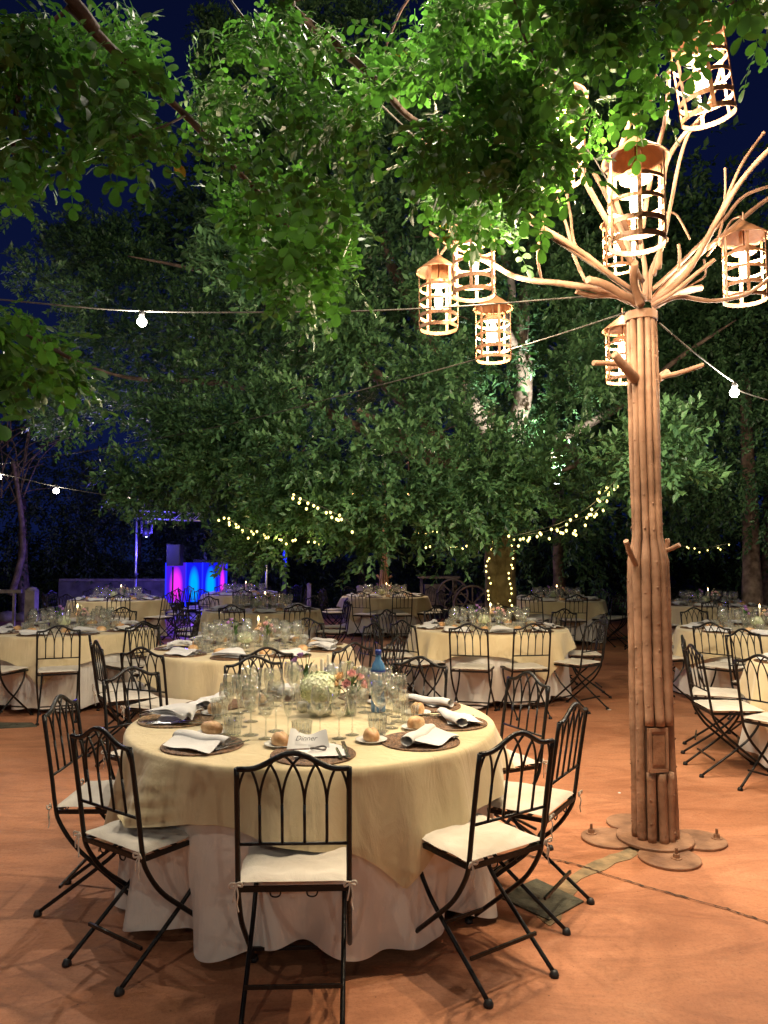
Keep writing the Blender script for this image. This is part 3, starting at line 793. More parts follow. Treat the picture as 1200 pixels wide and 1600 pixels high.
def put_setting(cx, cy_, ang, where, tname, style, near, grp):
    """one place: mat, napkin, menu, bread, four glasses; ang = direction from table centre"""
    c, s_ = math.cos(ang), math.sin(ang)
    def loc(r, t, z=ZT): return (cx + r * c - t * s_, cy_ + r * s_ + t * c, z)     # r outward, t to the diner's right
    face = ang + PI / 2          # local +Y points to table centre
    at = '%s seat of %s' % (where, tname)
    G_ = lambda k: '%s on %s' % (k, tname)
    tag(inst('placemat', mat_l if style == 'card' else mat_d, None, loc(0.655, 0), rz=random.uniform(0, 6)), 'round woven placemat at the ' + at, 'placemat', G_('placemats'))
    z2 = ZT + 0.0085
    if style == 'roll':
        tag(inst('rolled_napkin', nap_roll, None, loc(0.655, -0.005, z2 + 0.004), sc=1.3, rz=face + random.uniform(0.15, 0.5)), 'white rolled napkin at the ' + at, 'napkin', G_('napkins'))
    elif style == 'fold':
        tag(inst('folded_napkin', nap_fold, None, loc(0.655, 0.0, z2 + 0.003), sc=1.25, rz=face + random.uniform(-0.3, 0.3)), 'white folded napkin at the ' + at, 'napkin', G_('napkins'))
    elif style == 'card':
        tag(inst('folded_napkin', nap_fold, None, loc(0.655, 0.0, z2 + 0.003), rz=face - 1.0, sc=1.4), 'white pointed napkin at the ' + at, 'napkin', G_('napkins'))
    if near or style != 'sheet':
        tag(inst('menu_card', card, None, loc(0.68, 0.03, z2), rz=face + PI / 2 + random.uniform(-0.35, 0.2)), 'white menu card at the ' + at, 'menu card', G_('menu cards'))
    if near:
        tag(inst('fork', fork, None, loc(0.655, 0.095, z2), rz=face + 0.12), 'steel fork on the placemat at the ' + at, 'fork', G_('forks'))
        tag(inst('knife', knife, None, loc(0.655, 0.128, z2), rz=face + 0.05), 'steel knife on the placemat at the ' + at, 'knife', G_('knives'))
    bl = loc(0.50, -0.135 if style != 'left' else 0.15)
    tag(inst('bread_plate', bplate, None, bl), 'small white bread plate near the ' + at, 'plate', G_('bread plates'))
    tag(inst('bread_roll', random.choice(breads), None, (bl[0], bl[1], bl[2] + 0.006), rz=random.uniform(0, 3.1)), 'golden bread roll near the ' + at, 'bread roll', G_('bread rolls'))
    j = lambda: random.uniform(-0.012, 0.012)
    if near and where not in ('front right', 'near right'): tag(inst('wine_glass', wine, None, loc(0.29 + j(), 0.03 + j())), 'innermost large wine glass at the ' + at, 'glass', G_('inner wine glasses'))
    for me, nm, r, t, lb, g in ((wine, 'wine_glass', 0.40, 0.02, 'large clear wine glass', 'large wine glasses'), (wine_s, 'wine_glass', 0.395, 0.105, 'smaller clear wine glass', 'small wine glasses'),
                                (flute, 'champagne_flute', 0.33, 0.165, 'slim clear champagne flute', 'champagne flutes'), (tumbler, 'ribbed_tumbler', 0.455, -0.04, 'short ribbed glass tumbler', 'tumblers')):
        tag(inst(nm, me, None, loc(r + j(), t + j()), rz=random.uniform(0, 6)), '%s inside the %s' % (lb, at), 'glass', G_(g))

def make_table(cx, cy_, tname, desc, ci, chairs, set_angs, near=False, first=False, styles=None, rot=0.0):
    t = thing('round_table', 'round banquet table: ' + desc, 'table', (cx, cy_, 0), group='round banquet tables')
    inst('tabletop', tbl_top, t)
    for l in tbl_legs: inst('leg', l, t)
    u = UC1 if first else UC[ci % 3]; o = OC1 if first else OC[(ci + 1) % 3]
    tag(inst('under_tablecloth', u, None, (cx, cy_, 0), rz=rot), 'long white undercloth of ' + desc, 'tablecloth', 'white undercloths')
    tag(inst('tablecloth', o, None, (cx, cy_, 0), rz=rot), 'cream overcloth draped on ' + desc, 'tablecloth', 'cream overcloths')
    for (a, r, tw, lb) in chairs:
        x, y = cx + r * math.cos(a), cy_ + r * math.sin(a)
        if y < 0.6: continue
        if not first and any((x - q[0]) ** 2 + (y - q[1]) ** 2 < 0.34 ** 2 for q in chairs_xy): continue
        if not first and any(math.hypot(x - tx, y - ty) < 1.02 for (tx, ty) in TXY if (tx, ty) != (cx, cy_)): continue
        if math.hypot(x - 1.43, y - 4.2) < 0.42: continue
        place_chair(x, y, a + PI / 2 + tw, lb, near, 'black folding chairs round ' + tname)
    seen = {}
    for i, a in enumerate(set_angs):
        w = dirword(a)
        st = styles[i] if styles else random.choice(['roll', 'roll', 'fold'])
        put_setting(cx, cy_, a, w, tname, st, near, None)

# table centres
def TC(px, d): return ((px - 600) / 1200.0 * d, d)
T1 = (-0.335, 3.72)
TXY = [T1, (-1.12, 6.62), (1.16, 8.55), (-3.38, 8.35), (-4.9, 14.2), (-1.80, 11.4), (-2.95, 16.2), (0.02, 15.3), (3.15, 14.1), (4.05, 8.3), (5.3, 12.6), (3.55, 5.55)]

# front table: chairs one by one
D = math.radians
front_chairs = [
    (D(272), 0.955, 0.0, 'black iron folding chair nearest the camera with its back to it'),
    (D(229), 0.86, D(5), 'black folding chair at the front left with tablecloth bunched on its seat'),
    (D(193), 0.90, D(-12), 'black folding chair at the far left of the front table, nearly edge-on'),
    (D(149), 1.05, D(-6), 'black folding chair behind the left end of the front table beside the light woven placemat'),
    (D(112), 1.04, D(2), 'black folding chair on the far side of the front table behind the flowers'),
    (D(64), 1.03, 0.0, 'black folding chair on the far side of the front table behind the blue bottle'),
    (D(24), 0.98, D(2), 'black folding chair at the far right end of the front table behind the edge-on one'),
    (D(345), 0.97, D(-17), 'black folding chair right of the front table, seen edge-on beside the lamp post'),
    (D(313), 0.985, D(-8), 'black folding chair at the front right with a large cream cushion over the drain cover'),
]
FS = [D(275), D(231), D(181), D(147), D(108), D(68), D(30), D(353), D(318)]
make_table(T1[0], T1[1], 'the front table', 'the large front table', 0, front_chairs, FS, near=True, first=True,
           styles=['sheet', 'roll', 'card', 'roll', 'fold', 'fold', 'roll', 'roll', 'roll'])

tables = [
    # idx, name, description, chair start angle, n, near, overrides
    (1, 'the middle table', 'the second table straight behind the front one', [D(245), D(283), D(219), D(196), D(150), D(110), D(75), D(38), D(340), D(313)], False),
    (2, 'the centre right table', 'the centre right table with two chairs facing away', [D(254), D(281), D(318), D(0), D(38), D(75), D(112), D(150), D(190), D(222)], False),
    (3, 'the left edge table', 'the table at the left edge of the picture', [D(287), D(256), D(322), D(2), D(42), D(85), D(125), D(165), D(215)], False),
    (4, 'the back left table', 'the back left table before the low wall', [D(250), D(290), D(330), D(10), D(50), D(90), D(130), D(170), D(210)], False),
    (5, 'the table before the sound booth', 'the table in front of the blue lit booth', [D(262), D(300), D(340), D(20), D(60), D(100), D(140), D(180), D(222)], False),
    (6, 'the farthest left table', 'the far table right beside the blue lit booth', [D(240), D(280), D(320), D(0), D(40), D(80), D(120), D(160), D(200)], False),
    (7, 'the table by the far post', 'the far centre table at the second rusty post', [D(250), D(285), D(325), D(5), D(45), D(85), D(125), D(165), D(205)], False),
    (8, 'the table by the tree trunk', 'the far table right of the tree trunk', [D(238), D(272), D(312), D(336), D(35), D(80), D(120), D(160), D(200)], False),
    (9, 'the right edge table', 'the table at the right edge behind the lamp post', [D(262), D(225), D(300), D(340), D(20), D(60), D(100), D(140), D(184)], False),
    (10, 'the back right table', 'the far right table beyond the lamp post', [D(250), D(290), D(330), D(10), D(50), D(90), D(130), D(170), D(210)], False),
    (11, 'the near right table', 'the table cut by the right edge with cream cushions', [D(180), D(206), D(237), D(150), D(110)], False),
]
for (k, nm, ds, angs, near) in tables:
    cx, cy_ = TXY[k]; ch = []
    cnt = {}
    for a in angs:
        w = dirword(a); cnt[w] = cnt.get(w, 0) + 1
        extra = '' if cnt[w] == 1 else ', second one'
        ch.append((a, 1.03 + random.uniform(-0.02, 0.08), random.uniform(-0.14, 0.14), 'black folding chair at the %s of %s%s' % (w, nm, extra)))
    n = 9; a0 = random.uniform(0, 0.6)
    make_table(cx, cy_, nm, ds, k, ch, [a0 + 2 * PI * i / n for i in range(n)], near=(k in (1,)), rot=random.choice([0, 0.4, 0.8, 1.2]))
    g = 'centrepieces'
    vase_copy('hyd', (cx - 0.06, cy_ - 0.03, ZT), 'pale green hydrangea in a glass bowl on ' + nm, 'hydrangea bowls')
    vase_copy('pink', (cx + 0.11, cy_ + 0.02, ZT), 'pink and peach roses in a glass vase on ' + nm, 'rose vases')
    vase_copy('pur', (cx - 0.16, cy_ + 0.03, ZT), 'purple flowers in a narrow vase on ' + nm, 'purple flower vases')
    candle((cx + 0.03, cy_ + 0.09, ZT), 'lit cream candle on ' + nm, 'lit table candles')

# front table centre
x0, y0 = T1
def onT1(px, py): return G(px, py, ZT)
vase_copy('hyd', tuple(onT1(500, 1118)), 'large pale green hydrangea head in a bowl on the front table', 'hydrangea bowls')
PV['hyd'].children  # keep
h = [o for o in COL.objects if o.name.startswith('hydrangea_vase')][-1]; h.scale = (1.5, 1.5, 1.5)
vase_copy('pink', tuple(onT1(548, 1118)), 'pink and peach roses in a glass vase beside the hydrangea on the front table', 'rose vases').rotation_euler = (0, 0, 0.2)
vase_copy('pur', tuple(onT1(478, 1092)), 'purple lisianthus in a narrow vase behind the front hydrangea', 'purple flower vases').rotation_euler = (0, 0, 0)
candle(tuple(onT1(513, 1083)), 'tall unlit cream candle in a glass chimney on the front table', 'front candle', lit=False, tube=True)
candle(tuple(onT1(503, 1093)), 'cream candle without a flame just behind the front hydrangea', 'front candle', lit=False)
t = thing('votive_holder', 'squat silvery ribbed votive holder left of the front hydrangea', 'candle holder', tuple(onT1(474, 1112)))
MB().lathe([(0.0001, 0.002), (0.018, 0), (0.030, 0.014), (0.034, 0.03), (0.028, 0.046), (0.022, 0.05), (0.020, 0.049), (0.0001, 0.03)], 36, ribs=1, ramp=0.06, smooth=False).build('ribbed_cup', SILVERG, t)
# blue bottle
def bottle(loc, label):
    t = thing('water_bottle', label, 'bottle', loc)
    MB().lathe([(0.0001, 0.006), (0.033, 0.0), (0.0365, 0.006), (0.037, 0.03), (0.036, 0.20), (0.0355, 0.215), (0.028, 0.240), (0.0165, 0.258), (0.0135, 0.275), (0.013, 0.290), (0.0001, 0.290)], 32).build('bottle_body', BLUEG, t)
    MB().lathe([(0.0001, 0.007), (0.034, 0.004), (0.0342, 0.018), (0.0001, 0.022)], 24).build('thick_base', BLUECAP, t)
    MB().lathe([(0.0145, 0.285), (0.0160, 0.287), (0.0158, 0.304), (0.014, 0.309), (0.0001, 0.310)], 20).build('cap', BLUECAP, t)
    for a0 in (-2.5, -1.35):
        m_ = MB(); m_.grid(lambda u, v: (0.0378 * math.cos(a0 + 0.9 * u), 0.0378 * math.sin(a0 + 0.9 * u), 0.165 + 0.028 * v), 8, 1)
        m_.build('label_strip', BLABEL, t)
    m_ = MB(); m_.grid(lambda u, v: (0.0374 * math.cos(2 * PI * u), 0.0374 * math.sin(2 * PI * u), 0.196 + 0.014 * v), 28, 1); m_.build('blue_band', BLUECAP, t)
bottle(tuple(onT1(591, 1112)), 'tall blue glass water bottle on the front table')

# standing menu sheet + its writing at the front seat
fa = FS[0]
t = thing('menu_sheet', 'curled white menu sheet with handwritten print leaning up at the front seat', 'menu', (x0 + 0.645 * math.cos(fa), y0 + 0.645 * math.sin(fa), ZT + 0.004), fa + PI / 2)
pc = pointed_card(); inst('sheet', pc, t)
def text_mesh(s_, size, m):
    cu = bpy.data.curves.new('writing', 'FONT'); cu.body = s_; cu.size = size; cu.align_x = 'CENTER'; cu.shear = 0.3; cu.extrude = 0.0002
    o = bpy.data.objects.new('tmp_text', cu); COL.objects.link(o)
    me = bpy.data.meshes.new_from_object(o.evaluated_get(bpy.context.evaluated_depsgraph_get())); COL.objects.unlink(o); bpy.data.objects.remove(o)
    me.materials.clear(); me.materials.append(m); return me
for s_, sz, yy, xx in (('Menu', 0.022, 0.050, -0.036), ('Dinner', 0.030, 0.026, -0.030)):
    o = inst('writing', text_mesh(s_, sz, INK), t, (xx, 0.009 + yy * 0.82, 0.0150 + yy * 1.06), rot=(R(50), 0, -0.05))
inst('napkin_tie', napring, t, (0.02, -0.01, 0.006), rz=0.1)
tag(inst('folded_napkin', MB().grid(lambda u, v: ((u - 0.5) * 0.13 + 0.05, (v - 0.5) * 0.15 + 0.0, 0.004 + 0.012 * math.sin(PI * u) * v), 8, 8).mesh('folded_napkin', NAPK), None, (x0 + 0.645 * math.cos(fa), y0 + 0.645 * math.sin(fa), ZT + 0.009), rz=fa + PI / 2),
    'flat white napkin beside the standing menu sheet', 'napkin')

# ------------------------------------------------------------------ lamp tree (the rusty post with branches)
LX, LY = 1.43, 4.2
lt = thing('lamp_tree', 'tall rusty metal lamp post shaped like a tree with bare branches', 'lamp post', (LX, LY, 0))
def rel(v): return Vector(v) - Vector((LX, LY, 0))
def ring_r(z):   # bundle radius by height
    if z < 1.50: return 0.098 - 0.012 * (z / 1.5)
    if z < 1.62: return 0.086 - 0.020 * ((z - 1.50) / 0.12)
    return 0.066 - 0.001 * (z - 1.62) / 1.2
NR = 11
HATCH = (0.385, 0.63)
for k in range(NR):
    a = 2 * PI * (k + 0.2) / NR - PI / 2
    front = abs(((a + PI / 2 + 0.02) + PI) % (2 * PI) - PI) < 0.80
    segs = [(0.02, 2.86)]
    if front: segs = [(0.02, HATCH[0]), (HATCH[1], 2.86)]
    for (za, zb) in segs:
        n = max(6, int((zb - za) / 0.035)); pts = []; rads = []
        ph = random.uniform(0, 6)
        for i in range(n + 1):
            z = za + (zb - za) * i / n; rr_ = ring_r(z) * (1 + 0.015 * math.sin(3 * z + ph))
            if front and za > 0.5 and i < 3: rr_ *= 1.0 + 0.02 * (3 - i)
            cx = 0.018 * (1 - z / 2.9)
            pts.append((rr_ * math.cos(a) + cx + 0.003 * math.sin(5 * z + ph), rr_ * math.sin(a), z))
            base = 0.0245 if z < 1.5 else (0.0245 - 0.0070 * min(1, (z - 1.5) / 0.12))
            rads.append(base * (1 + random.uniform(-0.05, 0.05)))
        m_ = MB().tube(pts, rads, 10)
        # weld dimples
        for i in range(int((zb - za) / 0.16)):
            z = za + 0.08 + i * 0.16 + random.uniform(-0.03, 0.03); rr_ = ring_r(z) + 0.0215 if z < 1.5 else ring_r(z) + 0.0150
            m_.lathe([(0.0001, 0.008), (0.008, 0.0), (0.0001, -0.008)], 6, (rr_ * math.cos(a) + 0.018 * (1 - z / 2.9), rr_ * math.sin(a), z))
        m_.build('trunk_rod', RUST, lt)
MB().lathe([(0.080, 0.03), (0.070, 1.5), (0.052, 1.64), (0.050, 2.85)], 16).build('trunk_core', GAPSHADE, lt)  # dark core, shade in the gaps between rods put into its colour
# hatch
hz = (HATCH[0] + HATCH[1]) / 2; hh = HATCH[1] - HATCH[0]; ha = -PI / 2 + 0.12
hc = Vector((-0.004 + 0.102 * math.cos(ha), 0.102 * math.sin(ha), hz))
ht = MB().box((0, 0, 0), (0.112, 0.012, hh * 0.93), 0).mesh('hatch_frame', RUSTD); hf = inst('hatch_frame', ht, lt, hc, rz=0.12)
m_ = MB()
for dz, w, h_ in ((hh * 0.43, 0.098, 0.016), (-hh * 0.43, 0.098, 0.016)): m_.box((0, -0.010, dz), (w, 0.008, h_))
for dx in (-0.046, 0.046): m_.box((dx, -0.010, 0), (0.014, 0.008, hh * 0.80))
m_.build('hatch_border', RUST, hf)
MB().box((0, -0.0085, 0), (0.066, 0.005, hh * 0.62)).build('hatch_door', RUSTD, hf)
# collar
MB().lathe([(0.083, 2.825), (0.088, 2.828), (0.088, 2.872), (0.083, 2.876), (0.060, 2.874)], 28, smooth=False).build('collar', RUST, lt)
# base plates
def disc(name, x, y, r, z0, z1, m, parent):
    return MB().lathe([(0.0001, z1), (r - 0.004, z1), (r, z1 - 0.003), (r, z0), (0.0001, z0)], 40, (x, y, 0), smooth=False).build(name, m, parent)
disc('base_plate', 0.018, 0.0, 0.200, 0.016, 0.030, RUSTD, lt)
for (px, py, r, bx, by) in ((952, 1307, 0.148, 924, 1302), (1090, 1310, 0.148, 1120, 1310), (1046, 1338, 0.152, 1057, 1341), (990, 1284, 0.150, 0, 0)):
    q = rel(G(px, py, 0.016)); disc('base_lobe', q.x, q.y, r, 0.002, 0.015, RUSTD, lt)
    if bx:
        b_ = rel(G(bx, by, 0.015))
        w_ = MB().lathe([(0.0001, 0.004), (0.028, 0.004), (0.028, 0.0)], 20, smooth=False).build('washer', RUSTD, lt, (b_.x, b_.y, 0.015))
        MB().lathe([(0.0001, 0.018), (0.017, 0.018), (0.018, 0.0)], 6, smooth=False).build('nut', RUSTD, w_, (0, 0, 0.004))
        MB().lathe([(0.0001, 0.052), (0.007, 0.051), (0.008, 0.018)], 10, smooth=False).build('bolt', RUSTD, w_, (0, 0, 0))

def limb(name, pts, r0, r1, parent, m=RUST, off=Vector((0, 0, 0)), n=6, seg=9, jit=0.10, knob=False):
    """pts: list of (px, py, y)"""
    w = [Vector(P(*p)) - off if not isinstance(p, Vector) else p - off for p in pts]
    c = catmull(w, n); rads = [a * (1 + random.uniform(-jit, jit) * 0.6) for a in lerp_list([r0, r1], len(c))]
    mb_ = MB().tube(c, rads, seg, jit=jit * 0.5)
    if knob:
        e = c[-1]; mb_.lathe([(0.0001, r1 * 1.5), (r1 * 1.1, r1 * 0.9), (r1 * 1.5, 0), (r1 * 1.1, -r1 * 0.9), (0.0001, -r1 * 1.5)], 9, tuple(e))
    return mb_.build(name, m, parent)
LO = Vector((LX, LY, 0))
branches = [
    ([(1000, 478, 4.2), (945, 455, 4.15), (880, 443, 4.2), (830, 438, 4.3), (795, 428, 4.4), (762, 406, 4.5), (742, 395, 4.6), (722, 378, 4.65), (700, 384, 4.62), (688, 398, 4.6)], .030, .011, False),
    ([(1003, 476, 4.15), (975, 462, 4.1), (945, 445, 4.05), (918, 437, 4.0)], .036, .030, False),
    ([(1003, 478, 4.2), (960, 462, 4.15), (925, 462, 4.2), (900, 455, 4.2)], .026, .018, False),
    ([(1008, 468, 4.2), (960, 435, 4.1), (910, 395, 3.95), (855, 360, 3.8), (812, 340, 3.7)], .028, .015, True),
    ([(846, 437, 4.28), (840, 400, 4.2), (845, 365, 4.15), (853, 330, 4.1), (852, 302, 4.1)], .012, .009, False),
    ([(915, 440, 4.1), (897, 400, 4.1), (886, 355, 4.1), (868, 306, 4.1)], .015, .011, False),
    ([(908, 402, 4.0), (896, 375, 4.1), (892, 340, 4.2), (886, 305, 4.3)], .013, .009, True),
    ([(1005, 470, 4.25), (990, 410, 4.3), (968, 350, 4.3), (945, 300, 4.3), (928, 270, 4.3)], .028, .018, False),
    ([(1000, 475, 4.1), (990, 440, 4.0), (992, 410, 3.9)], .034, .026, False),
    ([(1010, 470, 4.2), (1008, 420, 4.2), (1000, 370, 4.2), (998, 320, 4.2)], .026, .014, False),
    ([(1015, 470, 4.2), (1016, 430, 4.2), (1030, 395, 4.2), (1042, 372, 4.2)], .022, .018, False),
    ([(1018, 474, 4.2), (1060, 440, 4.1), (1090, 400, 4.0), (1120, 345, 3.9), (1160, 280, 3.8), (1215, 220, 3.7)], .030, .017, False),
    ([(1122, 372, 3.95), (1130, 340, 3.9), (1133, 300, 3.9), (1133, 264, 3.9)], .010, .008, True),
    ([(1110, 368, 3.95), (1135, 310, 3.9), (1160, 255, 3.9), (1193, 208, 3.9)], .015, .010, True),
    ([(1018, 470, 4.25), (1045, 440, 4.3), (1090, 400, 4.4), (1140, 360, 4.4), (1180, 325, 4.4), (1230, 290, 4.4)], .026, .016, False),
    ([(1020, 452, 4.2), (1055, 420, 4.3), (1090, 385, 4.3), (1130, 345, 4.3), (1165, 305, 4.3), (1225, 285, 4.3)], .018, .012, False),
    ([(1020, 480, 4.2), (1060, 464, 4.2), (1110, 470, 4.2), (1160, 462, 4.15), (1195, 440, 4.1), (1240, 400, 4.1)], .020, .013, False),
    ([(1018, 478, 4.15), (1055, 455, 4.1), (1085, 430, 4.05), (1117, 405, 4.0)], .020, .014, False),
    ([(1022, 478, 4.25), (1060, 458, 4.3), (1095, 450, 4.4)], .034, .028, False),
    ([(1060, 425, 4.1), (1062, 400, 4.1), (1060, 382, 4.1)], .012, .012, False),
    ([(1022, 430, 4.1), (1038, 370, 3.9), (1048, 320, 3.8), (1062, 250, 3.7), (1078, 205, 3.6), (1098, 180, 3.55)], .016, .011, False),
    ([(1030, 420, 4.0), (1035, 330, 3.8), (1040, 260, 3.6), (1065, 215, 3.5), (1100, 178, 3.5), (1128, 100, 3.5), (1125, 45, 3.5), (1105, 30, 3.5)], .020, .010, False),
    ([(1078, 374, 4.1), (1066, 350, 4.1), (1055, 334, 4.1), (1040, 332, 4.1)], .009, .008, False),
    ([(1000, 400, 3.9), (960, 300, 3.5), (985, 190, 3.3), (1030, 135, 3.2), (985, 80, 3.1)], .018, .013, False),
    ([(1004, 440, 4.0), (940, 330, 3.7), (880, 220, 3.4), (840, 150, 3.2), (855, 110, 3.15), (880, 112, 3.15)], .022, .011, False),
    ([(1000, 380, 3.8), (1020, 260, 3.5), (1040, 185, 3.4), (1045, 110, 3.4)], .018, .012, False),
    ([(960, 436, 4.1), (880, 380, 3.9), (780, 300, 3.7), (700, 255, 3.6), (650, 212, 3.55)], .016, .013, True),
    ([(795, 428, 4.4), (740, 400, 4.5), (700, 382, 4.55), (668, 362, 4.6)], .016, .015, True),
    ([(1100, 405, 4.1), (1102, 430, 4.1), (1080, 445, 4.1), (1055, 455, 4.15)], .008, .008, False),
    ([(1105, 400, 4.3), (1128, 370, 4.4), (1143, 345, 4.45), (1158, 338, 4.4)], .010, .008, False),
]
for pts, r0, r1, kn in branches: limb('branch', pts, r0 * .66, r1 * .72, lt, off=LO, knob=kn)
for pts, r0, r1 in (([(990, 572, 4.2), (960, 568, 4.15), (927, 567, 4.1)], .015, .014), ([(992, 592, 4.15), (975, 572, 4.05), (960, 553, 4.0)], .030, .022),
                    ([(1030, 590, 4.2), (1060, 583, 4.2), (1100, 570, 4.15)], .014, .012), ([(1028, 592, 4.2), (1042, 582, 4.3)], .022, .020),
                    ([(995, 885, 4.15), (985, 865, 4.1), (978, 845, 4.05)], .016, .014), ([(1035, 862, 4.2), (1050, 857, 4.15), (1062, 851, 4.12)], .012, .012), ([(1038, 868, 4.25), (1043, 850, 4.25), (1042, 842, 4.25)], .014, .013)):
    limb('stub', pts, r0, r1, lt, off=LO)

# ------------------------------------------------------------------ lanterns
lan = {}
lan['roof'] = MB().lathe([(0.004, 0.0), (0.012, -0.006), (0.030, -0.022), (0.135, -0.105), (0.138, -0.112), (0.132, -0.110), (0.028, -0.028), (0.004, -0.012)], 28).mesh('lantern_roof', LRUST)
for j, z in enumerate((-0.125, -0.205, -0.290, -0.375, -0.445)):
    if j in (0, 1, 2, 3, 4):
        h_ = 0.022 if j in (3, 4) else 0.016
        lan['band', j] = MB().lathe([(0.113, z), (0.1165, z), (0.1165, z - h_), (0.113, z - h_), (0.113, z)], 32, smooth=False).mesh('hoop', LRUST)
strap = MB().box((0.1185, 0, -0.285), (0.003, 0.017, 0.355)).mesh('upright_strip', LRUST)
bulb_me = MB().lathe([(0.0001, -0.345), (0.014, -0.340), (0.024, -0.318), (0.026, -0.285), (0.022, -0.240), (0.016, -0.215), (0.012, -0.200), (0.0001, -0.199)], 16).mesh('bulb', BULB)
sock = MB().lathe([(0.0001, -0.020), (0.004, -0.022), (0.004, -0.150), (0.018, -0.152), (0.019, -0.198), (0.0001, -0.200)], 14).mesh('bulb_socket', RUSTD)
shade = MB().lathe([(0.019, -0.158), (0.062, -0.168), (0.066, -0.190), (0.063, -0.190), (0.058, -0.171), (0.019, -0.162)], 20).mesh('socket_shade', LRUST)
def make_lantern():
    t = thing('hanging_lantern', 'lantern', 'lantern')
    inst('lantern_roof', lan['roof'], t)
    for j in (1, 2, 3, 4):
        inst('hoop', lan['band', j], t)
    for k in range(6): inst('upright_strip', strap, t, rz=2 * PI * k / 6)
    inst('bulb_socket', sock, t); inst('bulb', bulb_me, t); inst('socket_shade', shade, t)
    MB().tube(catmull([(0, 0, -0.012), (0.003, 0, 0.018), (0.0, 0, 0.045)], 4), 0.005, 6).build('hook', RUST, t)
    return t
lproto = make_lantern(); first_l = True
# px,py of roof apex, y distance, scale, tilt, label
LANT = [
    (685, 398, 4.60, 1.00, (0, 0), 'hanging cage lantern at the lower left end of the branches with a full cone roof'),
    (740, 330, 4.30, 1.06, (0.0, 0.0), 'cage lantern half hidden by leaves between the two left lanterns'),
    (770, 458, 5.15, 1.00, (0, 0), 'lowest cage lantern of the left cluster crossed by a cable'),
    (992, 212, 3.25, 1.05, (0, 0), 'large cage lantern hanging directly above the post crown'),
    (1082, 22, 3.30, 1.00, (0.0, 0.24), 'tilted cage lantern at the top right against the night sky'),
    (1161, 344, 4.25, 1.00, (0, 0), 'cage lantern at the right edge of the picture beside the post branches'),
    (972, 492, 4.95, 0.95, (0, 0), 'cage lantern half hidden behind the left side of the post'),
    (965, 330, 4.95, 0.85, (0, 0), 'small looking cage lantern behind the post crown'),
    (868, 118, 3.15, 0.98, (0, 0), 'cage lantern hidden among the overhanging dark leaves'),
]
for (px, py, y, sc, tl, lb) in LANT:
    o = lproto if first_l else copy_tree(lproto); first_l = False
    p = P(px, py, y); o.location = p; o.scale = (sc, sc, sc); o.rotation_euler = (tl[0], tl[1], random.uniform(0, 6) if tl == (0, 0) else 0.3)
    if tl != (0, 0): o.rotation_euler = (R(2), -R(11), 0.3)
    tag(o, lb, 'lantern', 'cage lanterns hanging in the lamp tree')
    lamp('bulb_light', (0, 0, -0.27), LANTERN_W * (2.2 if px == 868 else 1.0), (1.0, 0.79, 0.52), 0.02, o)

# ------------------------------------------------------------------ festoon cables and bulbs
fb = MB().lathe([(0.0001, -0.115), (0.016, -0.110), (0.028, -0.092), (0.031, -0.075), (0.026, -0.055), (0.015, -0.042), (0.0001, -0.041)], 16).mesh('bulb', BULBW)
fs_ = MB().lathe([(0.0001, 0.004), (0.012, 0.002), (0.016, -0.006), (0.0165, -0.044), (0.0001, -0.046)], 12).mesh('bulb_socket', BLACKP)
def festoon(label, pts, bulbs, r=0.006, sag=0.0, watts=FESTOON_W, bs=1.0, col=(1.0, 0.9, 0.74)):
    w = [p if isinstance(p, Vector) else P(*p) for p in pts]
    o0 = w[0]
    t = thing('festoon_cable', label, 'string lights', o0)
    MB().tube([p - o0 for p in catmull(w, 8)], r, 6).build('cable', CABLE, t)
    for b_ in bulbs:
        q = b_ if isinstance(b_, Vector) else P(*b_)
        s_ = inst('bulb_socket', fs_, t, q - o0, sc=bs * 1.05); inst('bulb', fb, s_, (0, 0, -0.012), sc=(.9, .9, .72))
        lamp('bulb_light', (0, 0, -0.075), watts, col, 0.03, s_)
pc_ = P(1000, 470, 4.2)
festoon('thick cable with a bright bulb running level from the left edge to the lamp post', [(-400, 430, 5.4), (0, 468, 4.9), (222, 486, 4.75), (500, 487, 4.55), (700, 480, 4.4), (930, 463, 4.25), (990, 470, 4.2)], [(222, 486, 4.75), (-330, 440, 5.3)], 0.0048)
festoon('thin cable slanting down from the post to the far left edge', [(985, 486, 4.2), (800, 545, 5.2), (600, 600, 6.4), (300, 675, 8.8), (0, 725, 11.5), (-300, 760, 14)], [], 0.005)
festoon('cable with two small bulbs at the far left above the booth', [(-260, 690, 11), (0, 740, 12.0), (88, 760, 12.4), (196, 777, 12.8), (330, 792, 13.5)], [(88, 757, 12.4), (196, 774, 12.8), (-2, 735, 12.0)], 0.006, watts=26, bs=1.5)
festoon('cable slanting down right from the post with one bulb', [(1030, 505, 4.2), (1090, 555, 4.5), (1147, 597, 4.9), (1200, 625, 5.3), (1500, 700, 7)], [(1147, 597, 4.9), (1460, 690, 6.8)], 0.0045)
festoon('cable crossing the leaves from the top left down to the post crown', [Vector((-2.8, -1.6, 4.9)), Vector((-1.6, 0.6, 4.6)), P(360, 0, 2.6), P(545, 120, 3.1), P(690, 250, 3.5), P(850, 365, 3.85), P(1000, 465, 4.15)], [Vector((-2.2, -0.5, 4.74))], 0.004)  # bulb over the camera is unseen, added for light on the front
festoon('added unseen cable with one bulb above the leaves over the front table', [Vector((-2.8, -1.6, 4.95)), Vector((-1.0, 1.6, 4.2)), P(630, -75, 3.35), P(930, 250, 4.0), P(1003, 455, 4.2)], [P(630, -75, 3.35)], 0.004, watts=150)  # cable and bulb invented to brighten the front floor and cast chair shadows
